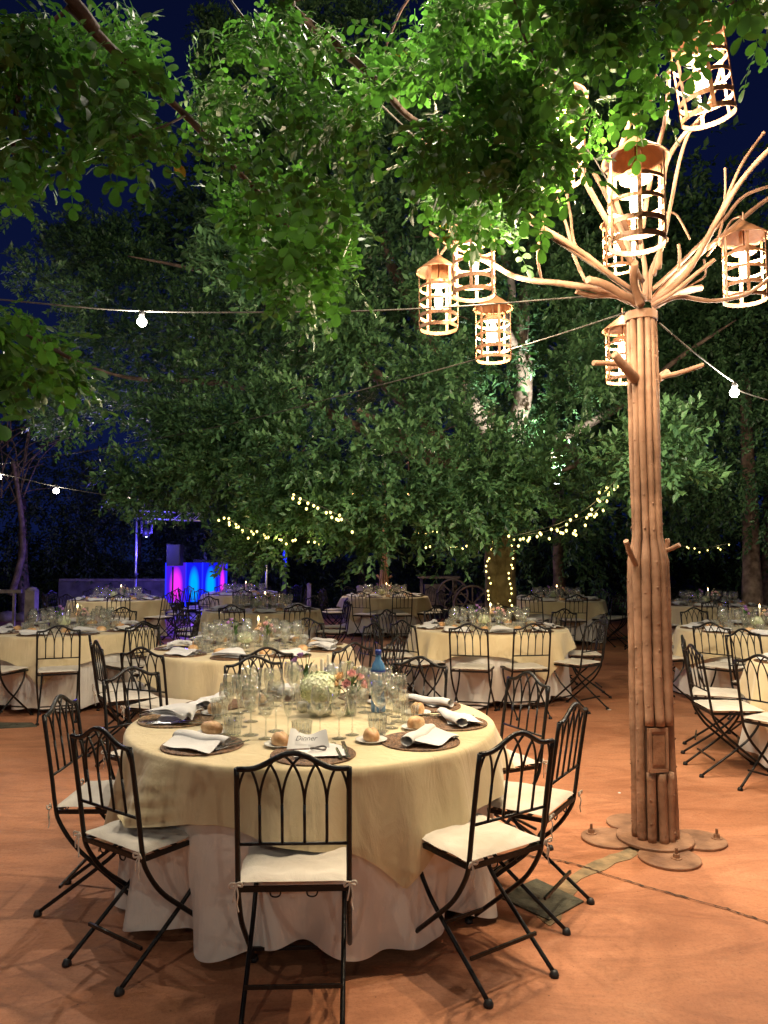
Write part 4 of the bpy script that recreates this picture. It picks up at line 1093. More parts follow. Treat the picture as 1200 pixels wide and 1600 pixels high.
festoon('added unseen cable with bulbs behind the camera over the courtyard', [Vector((-6.5, -3.0, 3.9)), Vector((-3.0, -3.9, 3.5)), Vector((0.6, -4.0, 3.4)), Vector((4.2, -3.0, 3.5)), Vector((6.5, 2.0, 3.9))], [Vector((-4.2, -3.7, 3.62)), Vector((-1.0, -4.0, 3.42)), Vector((1.9, -3.9, 3.4)), Vector((4.9, -2.5, 3.52))], 0.005, watts=55)  # unseen bulbs added to light the sides that face the camera

# ------------------------------------------------------------------ numpy leaf meshes
def np_mesh(name, verts, faces_flat, nside, mat, smooth=False):
    me = bpy.data.meshes.new(name); nf = len(faces_flat) // nside
    me.vertices.add(len(verts)); me.vertices.foreach_set('co', verts.astype(np.float32).ravel())
    me.loops.add(len(faces_flat)); me.loops.foreach_set('vertex_index', faces_flat.astype(np.int32))
    me.polygons.add(nf); me.polygons.foreach_set('loop_start', np.arange(0, nf * nside, nside, dtype=np.int32))
    me.polygons.foreach_set('loop_total', np.full(nf, nside, dtype=np.int32))
    me.update(calc_edges=True); me.validate(); me.materials.append(mat); return me
def unit(a): return a / np.maximum(np.linalg.norm(a, axis=-1, keepdims=True), 1e-9)
def leaves(name, c, d, nrm, L, Wd, mat):
    """quad pairs: base, right, tip, left, folded along the midrib"""
    n = len(c); d = unit(d); s = unit(np.cross(d, nrm)); nn = np.cross(s, d)
    L = L[:, None]; Wd = Wd[:, None]
    v = np.empty((n, 4, 3))
    v[:, 0] = c; v[:, 1] = c + d * L * 0.48 + s * Wd + nn * Wd * 0.35; v[:, 2] = c + d * L - nn * L * 0.08; v[:, 3] = c + d * L * 0.48 - s * Wd + nn * Wd * 0.35
    base = np.arange(n) * 4
    f = np.stack([base, base + 1, base + 2, base, base + 2, base + 3], 1).ravel()
    return np_mesh(name, v.reshape(-1, 3), f, 3, mat)
def sprays(cent, outd, ns, nl, sl, ll, droop=0.45, spread=0.55, size_jit=0.25, ow=0.6):
    """cent (K,3) clump centres, each with ns sprigs of nl leaves"""
    K = len(cent); rad = cent[:, 3:4]; cen = cent[:, :3]
    o = np.repeat(cen, ns, 0) + unit(rng.normal(size=(K * ns, 3))) * (rng.random((K * ns, 1)) ** 0.5) * np.repeat(rad, ns, 0) * np.array([1, 1, 0.75])
    od = unit(o - np.repeat(cen, ns, 0) + np.array([0, 0, 0.05]))
    sd = unit(od * ow + np.repeat(outd, ns, 0) * 0.7 + rng.normal(size=o.shape) * spread + np.array([0, 0, -droop]))
    M = len(o); t = np.tile(np.linspace(0.12, 1.0, nl), M)[:, None]
    so = np.repeat(o, nl, 0); sdd = np.repeat(sd, nl, 0)
    slv = np.repeat(rng.uniform(0.7, 1.3, (M, 1)) * sl, nl, 0)
    side = unit(np.cross(sdd, np.array([0, 0, 1.0]) + rng.normal(size=sdd.shape) * 0.3)); up = np.cross(side, sdd)
    ang = np.tile(np.arange(nl) * 2.4, M)[:, None] + rng.random((M * nl, 1)) * 0.8
    lat = side * np.cos(ang) + up * np.sin(ang)
    c = so + sdd * t * slv - np.array([0, 0, 1.0]) * (t ** 2) * slv * 0.25
    d = unit(sdd * 0.75 + lat * 0.75 + np.array([0, 0, -0.12]))
    nrm = unit(np.cross(d, np.cross(lat, d)) * -1 + up * 0.6 + np.array([0, 0, 0.9]) + rng.normal(size=d.shape) * 0.35)
    L = ll * rng.uniform(1 - size_jit, 1 + size_jit, len(c)) * (0.75 + 0.4 * t[:, 0])
    return c, d, nrm, L
def in_poly(x, y, poly):
    ins = False; j = len(poly) - 1
    for i in range(len(poly)):
        xi, yi = poly[i]; xj, yj = poly[j]
        if (yi > y) != (yj > y) and x < (xj - xi) * (y - yi) / (yj - yi) + xi: ins = not ins
        j = i
    return ins

# ---- the big fig tree
fig_poly = [(45, 305), (80, 330), (120, 335), (175, 350), (215, 400), (330, 420), (330, 240), (330, -90), (985, -90), (985, 240), (1040, 330), (1040, 640), (1062, 700), (1050, 765), (960, 775), (880, 825), (760, 845), (600, 850), (500, 855), (470, 895), (405, 900), (372, 885), (335, 838), (262, 812), (205, 778), (170, 745), (215, 700), (240, 650), (190, 640), (110, 680), (80, 630), (140, 560), (80, 500), (55, 440), (90, 390), (60, 340)]
def fig_depth(px, py):
    d = 8.6 + 2.6 * (abs(px - 640) / 600.0) ** 1.4
    d += 3.0 * max(0, (540 - py) / 500.0) + 1.6 * max(0, (480 - px) / 300.0) * max(0, min(1, (700 - py) / 150.0))
    d += 1.2 * max(0, (py - 760) / 120.0)
    return d
cl = []
K = 0
while K < 520:
    px, py = random.uniform(0, 1080), random.uniform(-90, 930)
    if not in_poly(px, py, fig_poly): continue
    fld = mnoise.noise(Vector((px / 82.0, py / 62.0, 3.3))) + 0.35 * mnoise.noise(Vector((px / 45.0, py / 40.0, 9.1)))
    if fld < -0.06 and random.random() < 0.80: continue
    d = fig_depth(px, py) + (random.uniform(2.8, 4.4) if fld < -0.06 else (random.uniform(1.2, 2.2) if fld < 0.10 else random.uniform(-1.2, .0)))
    p = P(px, py, d)
    if p.z < 1.55: continue
    cl.append((p.x, p.y, p.z, random.uniform(0.20, 0.40))); K += 1
# protruding boughs that catch the light
for (px, py, d, r) in ((505, 620, 7.6, .36), (560, 690, 7.5, .42), (620, 730, 7.5, .48), (480, 700, 7.8, .36), (560, 780, 7.7, .42), (680, 760, 7.9, .42), (740, 700, 8.1, .45), (660, 560, 8.3, .35), (690, 600, 8.2, .35), (460, 690, 7.9, .25),
                       (430, 740, 8.3, .4), (360, 650, 8.8, .4), (300, 640, 9.2, .4), (250, 690, 9.6, .38), (200, 760, 10, .3), (330, 740, 9.2, .45), (270, 770, 9.8, .4), (640, 800, 7.9, .4), (730, 800, 8.2, .4), (500, 810, 8.3, .34), (590, 835, 8.3, .2), (800, 790, 8.8, .4),
                       (620, 330, 9.0, .5), (600, 420, 9.0, .4), (640, 250, 9.2, .5), (660, 420, 9.0, .4), (1010, 690, 6.6, .20), (1040, 665, 6.6, .2), (1048, 730, 6.6, .16), (975, 720, 6.8, .2), (350, 400, 7.2, .16), (385, 420, 7.0, .18), (420, 455, 7.0, .18), (40, 320, 9.5, .25), (60, 430, 10, .3), (90, 560, 10.2, .35), (90, 650, 10, .3), (130, 470, 10, .4)):
    p = P(px, py, d); cl.append((p.x, p.y, p.z, r))
cl = np.array(cl)
tc_ = np.array([1.9, 12.8, 4.2])
od = unit(cl[:, :3] - tc_); od[:, 2] *= 0.3; od = unit(od)
c, d, nrm, L = sprays(cl, od, 36, 12, 0.24, 0.080, droop=0.0, ow=1.2)
fig = thing('fig_tree', 'huge spreading evergreen tree in the middle with fairy lights round its trunk', 'tree', (1.9, 12.8, 0))
FO = np.array([1.9, 12.8, 0])
o = inst('crown', leaves('crown', c - FO, d, nrm, L, L * 0.23, FICUS), fig); o['kind'] = 'stuff'
# rear half of the crown, larger and sparser leaves
n = 640
th = rng.uniform(0, 2 * PI, n); ph = np.arccos(rng.uniform(-0.35, 0.95, n)); rr_ = rng.uniform(0.55, 1.0, n)
cb = np.stack([1.2 + 6.6 * rr_ * np.sin(ph) * np.cos(th), 14.8 + 4.4 * rr_ * np.sin(ph) * np.sin(th) * 0.9, 5.6 + 4.6 * rr_ * np.cos(ph), rng.uniform(0.5, 0.9, n)], 1)
cb = cb[(cb[:, 1] > 11.5) & (cb[:, 2] > 2.9)]
c, d, nrm, L = sprays(cb, unit(cb[:, :3] - np.array([1.2, 14, 4.5])), 16, 10, 0.45, 0.14)
o = inst('rear_crown', leaves('rear_crown', c - FO, d, nrm, L, L * 0.24, FICUS), fig); o['kind'] = 'stuff'
FOv = Vector((1.9, 12.8, 0))
def tl(name, pts, r0, r1, m=BARK, parent=fig, off=FOv, n=6, seg=10, jit=.16):
    return limb(name, pts, r0, r1, parent, m, off, n, seg, jit)
for k, (ax, r) in enumerate((((770, 960), .12), ((793, 958), .13), ((782, 955), .13))):
    tl('trunk', [P(ax[0], 1010, 12.8 + 0.15 * (k == 2)), P(ax[0], 930, 12.8), P(ax[0] + 3 * (k - 1), 850, 12.8), P(ax[0] + 10 * (k - 1), 760, 12.8), P(ax[0] + 20 * k - 5, 640, 12.6)], r * 1.25, r * 0.8, BARKB)
for pts, r0, r1 in (([(800, 700, 12.6), (820, 600, 12.2), (815, 520, 12), (830, 400, 12), (850, 250, 12)], .16, .07), ([(790, 720, 12.6), (730, 620, 12), (676, 545, 11), (650, 480, 10.6), (615, 420, 10.2), (590, 330, 10), (588, 280, 10)], .14, .05),
                    ([(676, 545, 11), (690, 460, 10.6), (668, 410, 10.4), (700, 340, 10)], .06, .03), ([(815, 560, 12), (790, 510, 11.5), (800, 450, 11.4), (780, 380, 11)], .09, .04),
                    ([(760, 740, 12.6), (640, 700, 10.5), (600, 665, 9.6), (560, 640, 8.8)], .11, .025), ([(690, 700, 10.3), (660, 690, 8.9), (640, 682, 8.2), (625, 672, 7.9)], .035, .012),
                    ([(740, 740, 12.6), (560, 560, 11.6), (460, 500, 11.2), (330, 430, 11), (200, 400, 11)], .11, .008), ([(740, 760, 12.6), (500, 640, 11.4), (350, 600, 11), (200, 590, 10.8), (110, 560, 10.6)], .09, .008),
                    ([(600, 560, 11.4), (570, 520, 10.4), (560, 490, 9.8), (575, 470, 9.6)], .03, .01), ([(850, 720, 12.4), (885, 700, 10.5), (905, 720, 10), (880, 735, 9.6)], .08, .02), ([(840, 700, 12.4), (960, 640, 11.6), (1060, 560, 11.2), (1150, 500, 11)], .09, .01)):
    tl('limb', pts, r0, r1)
for i in range(26):
    px, py = random.uniform(440, 760), random.uniform(300, 720); d0 = fig_depth(px, py) + 0.6
    a = random.uniform(0, 6.28); l = random.uniform(25, 60)
    tl('twig', [(px, py, d0), (px + l * .5 * math.cos(a) + random.uniform(-8, 8), py + l * .5 * math.sin(a), d0 - .3), (px + l * math.cos(a), py + l * math.sin(a), d0 - .4)], .010, .004, n=3, seg=5)

# ---- floodlight in the fig tree
def flood(loc, tgt, watts, ang, label, col=(0.93, 1.0, 0.92)):
    t = thing('floodlight', label, 'floodlight', loc)
    MB().box((0, 0, 0), (0.22, 0.10, 0.16)).build('housing', BLACKP, t); MB().box((0, 0, 0.084), (0.19, 0.08, 0.006)).build('lit_glass', LEDW, t)
    MB().bar((-0.12, 0, 0.02), (-0.12, 0, -0.14), 0.02, 0.01).bar((0.12, 0, 0.02), (0.12, 0, -0.14), 0.02, 0.01).bar((-0.13, 0, -0.14), (0.13, 0, -0.14), 0.02, 0.01).build('bracket', BLACKP, t)
    l = bpy.data.lights.new('flood_light', 'SPOT'); l.energy = watts; l.color = col; l.spot_size = ang; l.spot_blend = 0.6; l.shadow_soft_size = 0.06
    o = bpy.data.objects.new('flood_light', l); COL.objects.link(o); o.parent = t; o.location = (0, 0, 0.10)
    o.rotation_euler = (Vector(tgt) - Vector(loc)).to_track_quat('-Z', 'Y').to_euler()
flood(tuple(P(868, 765, 11.2)), tuple(P(830, 560, 12.2)), FLOOD_W * 2.2, R(85), 'small white floodlight aimed up into the big tree')
# ---- fairy lights
fm = MB().lathe([(0.0001, -0.017), (0.009, -0.010), (0.0125, 0), (0.009, 0.010), (0.0001, 0.014)], 8).mesh('fairy_bulb', FAIRY)
def fairy(label, pts, n, jit=0.03, r=1.0, loc0=None):
    w = catmull([P(*p) for p in pts], 10); o0 = w[0]
    t = thing('fairy_lights', label, 'fairy lights', o0)
    MB().tube([p - o0 for p in w], 0.004, 5).build('wire', BLACKP, t)
    tot = len(w) - 1
    for i in range(n):
        s_ = (i + random.uniform(0.2, 0.8)) / n * tot; k = min(int(s_), tot - 1); p = w[k].lerp(w[k + 1], s_ - k)
        if i % 7 == 3: lamp('fairy_light', p - o0 + Vector((0, -0.05, -0.03)), 0.8 if jit > .035 else 0.25, (1.0, 0.85, 0.30), 0.03, t)
        inst('fairy_bulb', fm, t, p - o0 + Vector((random.uniform(-jit, jit), random.uniform(-jit, jit), -abs(random.gauss(0, jit)))), sc=r)
fairy('fairy light string on the left of the big tree above the booth', [(345, 803, 8.7), (370, 818, 8.6), (400, 830, 8.6), (450, 838, 8.6), (502, 842, 8.6)], 26, 0.04)
fairy('fairy light string just under the lit leaves in the middle', [(452, 772, 7.4), (485, 785, 7.35), (520, 800, 7.3), (545, 815, 7.3)], 16, 0.05)
fairy('long fairy light garland rising right towards the lamp post', [(798, 838, 7.9), (840, 828, 7.8), (880, 815, 7.6), (920, 792, 7.4), (945, 768, 7.2), (962, 750, 7.0)], 30, 0.05, 1.0)
fairy('second strand beside the rising garland', [(820, 836, 7.9), (870, 826, 7.7), (900, 812, 7.6), (930, 800, 7.4), (945, 778, 7.3)], 14, 0.05)
fairy('short fairy light row left of the trunk, lower one', [(660, 852, 9.6), (695, 855, 9.6), (732, 851, 9.6)], 9, 0.02)
fairy('short fairy light row left of the trunk, upper one', [(648, 828, 9.3), (668, 832, 9.3), (686, 830, 9.3)], 6, 0.02)
fairy('fairy lights winding up the left side of the trunk', [(768, 945, 12.3), (765, 930, 12.3), (764, 905, 12.3), (758, 885, 12.3), (765, 865, 12.3), (768, 845, 12.3)], 12, 0.03, 1.2)
fairy('fairy lights winding up the right side of the trunk', [(798, 952, 12.3), (800, 925, 12.3), (797, 900, 12.3), (800, 870, 12.3), (803, 840, 12.3)], 14, 0.03, 1.2)
fairy('fairy light strand right of the lamp post', [(1030, 845, 9.6), (1060, 852, 9.6), (1100, 856, 9.6), (1142, 848, 9.6)], 12, 0.04, 0.7)
lamp('fairy_glow_light', (0, 0, 0), 1, (1, 0.85, 0.3), 0.1).location = P(600, 1, 50)
bpy.data.objects.remove(bpy.data.objects['fairy_glow_light'])

# ---- trees on the right, left and behind
def bg_tree(name, label, x, y, h, rx, rz_, nclump, leafL, ns=14, nl=10, z0=None, group='trees behind the courtyard', mat=FARLEAF, crad=(.45, .9), trunk_r=.16):
    t = thing(name, label, 'tree', (x, y, -0.03), group=group)
    th = rng.uniform(0, 2 * PI, nclump); ph = np.arccos(rng.uniform(-0.9, 1, nclump)); q = rng.uniform(0.55, 1.0, nclump)
    cz = h - rz_
    cc = np.stack([rx * q * np.sin(ph) * np.cos(th), rx * q * np.sin(ph) * np.sin(th), cz + rz_ * q * np.cos(ph), rng.uniform(crad[0], crad[1], nclump)], 1)
    c, d, nrm, L = sprays(cc, unit(cc[:, :3] - np.array([0, 0, cz])), ns, nl, leafL * 3.6, leafL)
    o = inst('crown', leaves('crown', c, d, nrm, L, L * 0.22, mat), t); o['kind'] = 'stuff'
    a = random.uniform(-.3, .3)
    MB().tube(catmull([(0, 0, 0), (a * .5, 0, (cz - rz_ * .4) * .5), (a, 0.1, cz)], 6), lerp_list([trunk_r * 1.2, trunk_r * .5], 13), 10, jit=.08).build('trunk', BARK, t)
    return t
bg_tree('evergreen_tree', 'dense evergreen tree at the right edge behind the lamp post', 6.0, 12.6, 8.0, 2.3, 3.4, 190, 0.085, ns=24, nl=12, mat=FICUS, crad=(.35, .6))
bg_tree('evergreen_tree', 'lower evergreen tree behind the right tables', 4.0, 17.5, 6.4, 2.6, 2.9, 110, 0.13, mat=FICUS)
bg_tree('evergreen_tree', 'dark evergreen tree at the far right beyond the back tables', 8.6, 17.5, 7.2, 2.8, 3.4, 110, 0.13, mat=FICUS)
bg_tree('dark_tree', 'tall dark bare looking tree at the far left edge', -9.5, 20.5, 5.6, 2.3, 2.5, 90, 0.12)
bg_tree('dark_tree', 'dark tree behind the low wall on the left', -7.2, 22.5, 4.0, 2.2, 1.9, 80, 0.13)
bg_tree('dark_tree', 'dark tree standing behind the booth', -4.2, 23.0, 5.0, 2.8, 2.4, 110, 0.13)
bg_tree('dark_tree', 'dark tree behind the far post', -0.6, 24.5, 6.0, 3.2, 2.9, 120, 0.14)
bg_tree('dark_tree', 'dark tree behind the big trunk', 3.0, 24.0, 6.2, 3.2, 3.0, 120, 0.14)
bg_tree('dark_tree', 'dark tree behind the back right table', 7.2, 23.5, 6.0, 3.2, 2.9, 120, 0.14)
bg_tree('dark_tree', 'dark tree in the far right corner', 12.5, 22.0, 8.5, 3.6, 4.0, 120, 0.15)
bg_tree('dark_tree', 'dark tree beyond the left edge table', -12.6, 17.5, 4.2, 2.4, 2.0, 80, 0.13)
for k, (x, y, lb) in enumerate(((-9.5, -7, 'behind the camera on the left'), (-3.5, -9.5, 'behind the camera left of centre'), (3, -9.5, 'behind the camera right of centre'), (9.5, -7, 'behind the camera on the right'), (12.5, 2, 'right of the courtyard'), (13, 11, 'on the right side of the courtyard'), (-12.5, 2, 'left of the courtyard'), (-13.5, 10, 'on the left side of the courtyard'))):
    bt_ = bg_tree('evergreen_tree', 'broad evergreen tree ' + lb, x, y, 6.5, 3.2, 3.2, 60, 0.2, ns=12, nl=8, crad=(.6, 1.1)) if k == 0 else copy_tree(bt0)
    if k == 0: bt0 = bt_
    bt_.location = (x, y, -0.03); bt_['label'] = 'broad evergreen tree ' + lb; bt_.rotation_euler = (0, 0, k * 1.1)
def hedge(name, label, x0, x1, y, h, n, parent=None):
    cc = np.stack([rng.uniform(x0, x1, n), y + rng.uniform(-.6, .6, n), rng.uniform(0.2, h, n), rng.uniform(.3, .6, n)], 1)
    c, d, nrm, L = sprays(cc, np.tile(np.array([0, -1.0, .3]), (n, 1)), 14, 10, 0.35, 0.11)
    o0 = np.array([(x0 + x1) / 2, y, 0])
    o = inst(name, leaves(name, c - o0, d, nrm, L, L * 0.24, FARLEAF), None, tuple(o0)); tag(o, label, 'hedge'); o['kind'] = 'stuff'
hedge('hedge', 'dark clipped hedge in the left background', -16, -4.5, 21.5, 1.5, 130)
hedge('hedge', 'dark hedge across the right background behind the tables', 2.2, 13, 20.0, 2.4, 170)
hedge('hedge', 'dark hedge in the middle background behind the cart', -4.5, 2.2, 24.0, 2.0, 90)
# wispy bare tree at left
wt = thing('bare_tree', 'bare wispy branched tree at the left edge lit faintly purple', 'tree', tuple(P(20, 925, 18)))
wo_ = Vector(wt.location)
limb('trunk', [(18, 930, 18), (28, 895, 18), (36, 850, 18), (30, 780, 18), (20, 720, 18)], .09, .05, wt, BARK, wo_)
for i in range(26):
    a = random.uniform(-2.6, -0.4); l = random.uniform(60, 150); sx, sy = random.uniform(-10, 40), random.uniform(690, 790)
    limb('branch', [(sx, sy, 18), (sx + l * .4 * math.cos(a), sy + l * .45 * math.sin(a) - 5, 18), (sx + l * math.cos(a) + random.uniform(-15, 15), sy + l * .8 * math.sin(a), 18.1)], .02, .006, wt, BARK, wo_, n=4, seg=5)

# ------------------------------------------------------------------ foreground carob tree
ct = thing('carob_tree', 'leafy carob tree overhanging the top of the picture with round leaflets', 'tree', (-2.9, -1.7, 0))
CO = Vector((-2.9, -1.7, 0))
limb('trunk', [Vector((-2.9, -1.7, 0)), Vector((-2.85, -1.65, 1.2)), Vector((-2.9, -1.6, 2.4)), Vector((-2.7, -1.4, 3.4))], .22, .15, ct, BARKD, CO, seg=14)
fore_limbs = [
    ([Vector((-2.7, -1.4, 3.4)), Vector((-1.6, -0.2, 4.3)), P(380, -150, 2.2), P(445, 0, 2.5), P(520, 65, 2.7), P(590, 128, 2.85), P(650, 190, 3.0), P(760, 225, 3.1), P(900, 235, 3.1)], .07, .010),
    ([P(590, 128, 2.85), P(560, 160, 2.8), P(530, 200, 2.75), P(522, 240, 2.7)], .014, .007),
    ([Vector((-2.6, -1.2, 3.5)), Vector((-2.1, 0.3, 4.0)), P(60, -60, 1.9), P(110, 10, 2.0), P(200, 100, 2.2), P(290, 180, 2.4), P(340, 235, 2.5), P(430, 330, 2.7), P(510, 440, 2.85)], .06, .007),
    ([P(110, 10, 2.0), P(60, 60, 1.9), P(30, 140, 1.85), P(20, 240, 1.85)], .02, .006),
    ([P(290, 180, 2.4), P(250, 200, 2.2), P(200, 215, 2.1)], .012, .005),
    ([Vector((-2.7, -1.3, 3.4)), Vector((-2.7, 0.5, 3.2)), P(-200, 470, 2.3), P(-60, 500, 2.2), P(40, 525, 2.1), P(110, 560, 2.1)], .04, .006),
    ([P(445, 0, 2.5), P(620, -30, 2.4), P(800, -20, 2.3), P(950, 10, 2.2), P(1080, -10, 2.1), P(1190, 20, 2.1)], .03, .008),
    ([P(800, -20, 2.3), P(820, 60, 2.4), P(860, 120, 2.5), P(900, 160, 2.6)], .014, .006),
    ([P(650, 190, 3.0), P(690, 250, 3.1), P(720, 300, 3.2), P(745, 340, 3.3)], .012, .006),
    ([P(640, 60, 3.2), P(600, 90, 3.2), P(625, 20, 3.2), P(660, -30, 3.2)], .010, .007),
]
for pts, r0, r1 in fore_limbs: limb('limb', pts, r0 * .34, r1 * .9, ct, BARKD, CO, seg=8, jit=.14)
# compound leaf variants
def compound(seed):
    rr = random.Random(seed); vs = []; fs = []
    n = rr.choice([3, 4, 4, 5]); ln = 0.035 * n
    # rachis: thin strip in two planes
    def add(v, f):
        o = len(vs); vs.extend(v); fs.extend([tuple(i + o for i in t_) for t_ in f])
    w = 0.0013
    rp = [Vector((0, ln * t_, -0.25 * ln * t_ * t_)) for t_ in np.linspace(0, 1, 5)]
    for k in range(4):
        a, b_ = rp[k], rp[k + 1]
        add([a + Vector((-w, 0, 0)), a + Vector((w, 0, 0)), b_ + Vector((w, 0, 0)), b_ + Vector((-w, 0, 0)), a + Vector((0, 0, -w)), b_ + Vector((0, 0, -w))], [(0, 1, 2), (0, 2, 3), (0, 4, 1), (1, 5, 2)])
    def leaflet(c, d, L, Wd, tilt):
        d = d.normalized(); s_ = d.cross(Vector((0, 0, 1))).normalized(); s_ = (s_ + Vector((0, 0, tilt))).normalized(); nn = s_.cross(d)
        prof = [(0.0, 0.0), (0.16, 0.55), (0.45, 0.95), (0.72, 0.98), (0.92, 0.62), (1.0, 0.0)]
        v = [c + d * (L * t_) - nn * (0.10 * L * t_ * t_) for t_, _ in prof]
        rgt = [c + d * (L * t_) + s_ * (Wd * w_) + nn * (0.22 * Wd * w_ - 0.10 * L * t_ * t_) for t_, w_ in prof[1:-1]]
        lft = [c + d * (L * t_) - s_ * (Wd * w_) + nn * (0.22 * Wd * w_ - 0.10 * L * t_ * t_) for t_, w_ in prof[1:-1]]
        allv = v + rgt + lft; f = []
        for side, o in ((0, 6), (1, 10)):
            q = lambda i: o + i
            t_ = [(0, 1, q(0)), (1, 2, q(1)), (1, q(1), q(0)), (2, 3, q(2)), (2, q(2), q(1)), (3, 4, q(3)), (3, q(3), q(2)), (4, 5, q(3))]
            f += [tuple(reversed(x)) if side == 0 else x for x in t_]
        add(allv, f)
    for k in range(n):
        t_ = (k + 0.7) / n; c = Vector((0, ln * t_, -0.25 * ln * t_ * t_))
        for s_ in (-1, 1):
            L = rr.uniform(0.028, 0.046) * (0.8 + 0.25 * t_)
            leaflet(c, Vector((s_, rr.uniform(0.25, 0.7), rr.uniform(-0.5, 0.2))), L, L * rr.uniform(0.27, 0.34), rr.uniform(-.25, .25))
    if rr.random() < 0.5: leaflet(rp[-1], Vector((0.1, 1, -0.3)), 0.045, 0.016, 0)
    v = np.array([tuple(x) for x in vs]); f = np.array(fs, dtype=np.int64)
    return v, f
CV = [compound(k) for k in range(8)]
def as_mesh(v, f, name, mat=CAROB):
    me = np_mesh(name, v, f.ravel(), 3, mat); me.polygons.foreach_set('use_smooth', np.ones(len(me.polygons), dtype=bool)); return me
CVM = [as_mesh(v, f, 'leaf') for v, f in CV]
# regions of foliage: (px,py) polygon, depth range, count, size
regions = [
    ([(-60, 30), (60, 10), (150, 40), (200, 110), (250, 190), (240, 225), (185, 225), (165, 250), (130, 262), (100, 225), (60, 245), (20, 275), (-60, 280)], (1.65, 2.3), 395, 0.92),
    ([(95, 0), (200, 0), (330, 40), (420, 0), (520, 20), (600, 60), (620, 180), (560, 230), (575, 300), (520, 330), (430, 300), (360, 280), (310, 205), (240, 120), (180, 90)], (2.1, 3.0), 515, 0.95),
    ([(330, 260), (440, 290), (560, 300), (548, 400), (545, 465), (500, 478), (430, 450), (410, 400), (370, 340)], (2.5, 3.1), 294, 0.95),
    ([(540, 40), (700, -40), (820, -40), (900, 60), (880, 140), (780, 120), (700, 130), (640, 110), (560, 140)], (2.2, 3.0), 331, 1.0),
    ([(690, 120), (900, 110), (960, 160), (915, 225), (870, 285), (830, 300), (760, 300), (700, 290), (640, 230), (690, 180)], (2.2, 2.85), 441, 1.0),
    ([(640, 260), (800, 290), (830, 320), (800, 350), (770, 370), (715, 350), (680, 320)], (2.9, 3.4), 110, 1.0),
    ([(840, -60), (1060, -60), (1068, 30), (1060, 100), (1030, 150), (990, 160), (960, 90), (900, 60), (850, 40)], (2.0, 2.6), 230, 1.0),
    ([(1050, -80), (1250, -80), (1250, 15), (1180, -10), (1130, 0), (1060, 10)], (1.8, 2.3), 64, 1.0),
    ([(1172, 55), (1260, 40), (1260, 130), (1200, 110)], (2.1, 2.4), 12, 1.0),
    ([(-80, 470), (20, 468), (70, 500), (110, 540), (128, 580), (100, 590), (60, 575), (20, 600), (-80, 610)], (1.85, 2.3), 174, 1.0),
    ([(-500, -700), (1600, -700), (1500, -110), (-100, -90), (-500, 0)], (1.3, 2.6), 400, 1.1),
]
inds = []
for poly, (d0, d1), cnt, sz in regions:
    xs = [p[0] for p in poly]; ys = [p[1] for p in poly]; k = 0
    # cluster centres so sprays read as bunches
    cents = []
    cnt = cnt if cnt == 400 else int(cnt * 0.86)
    while len(cents) < max(4, cnt // 14):
        x, y = random.uniform(min(xs), max(xs)), random.uniform(min(ys), max(ys))
        if in_poly(x, y, poly): cents.append((x, y, random.uniform(d0, d1), random.uniform(0, 6.28)))
    while k < cnt:
        cx, cyy, dd, a0 = random.choice(cents)
        x, y = random.gauss(cx, 27), random.gauss(cyy, 20)
        if not in_poly(x, y, poly): continue
        inds.append((x, y, dd + random.gauss(0, 0.07), a0 + random.gauss(0, 0.9), sz * random.uniform(0.62, 1.2), cnt == 400)); k += 1
mats4 = []
for (x, y, dd, a, sz, hid) in inds:
    p = P(x, y, max(dd, 1.0)) - CO
    pitch = random.gauss(-0.75, 0.45)
    m4 = Matrix.Translation(p) @ Euler((pitch, random.gauss(0, .35), a), 'XYZ').to_matrix().to_4x4() @ Matrix.Scale(sz, 4)
    mats4.append((dd, hid, m4, x, y))
vis = sorted([m for m in mats4 if not m[1] and 0 < m[3] < 1200 and 0 < m[4] < 640], key=lambda m: m[0])
single = vis[:290]; ids = set(id(m) for m in single)
for m in single:
    o = inst('leaf', random.choice(CVM), ct); o.matrix_parent_inverse = Matrix.Identity(4); o.matrix_basis = m[2]
V = []; F = []; off = 0
for m in mats4:
    if id(m) in ids: continue
    v, f = random.choice(CV); M = np.array(m[2]); V.append(v @ M[:3, :3].T + M[:3, 3]); F.append(f + off); off += len(v)
o = inst('foliage', as_mesh(np.concatenate(V), np.concatenate(F), 'foliage'), ct); o['kind'] = 'stuff'
yl = MB(); 
for (x, y, dd, r0) in ((686, 352, 3.2, 0.3), (695, 366, 3.2, 1.2), (616, 83, 2.9, 0.2), (275, 258, 2.4, 1.0)):
    v, f = CV[0]; p = P(x, y, dd) - CO; d_ = Vector((math.cos(r0), 0.1, -math.sin(r0)))
    petal(yl, p, d_, Vector((0, -1, 0.2)), 0.05, 0.017, 0.008, 4, 5)
yl.build('yellow_leaves', YELL, ct)

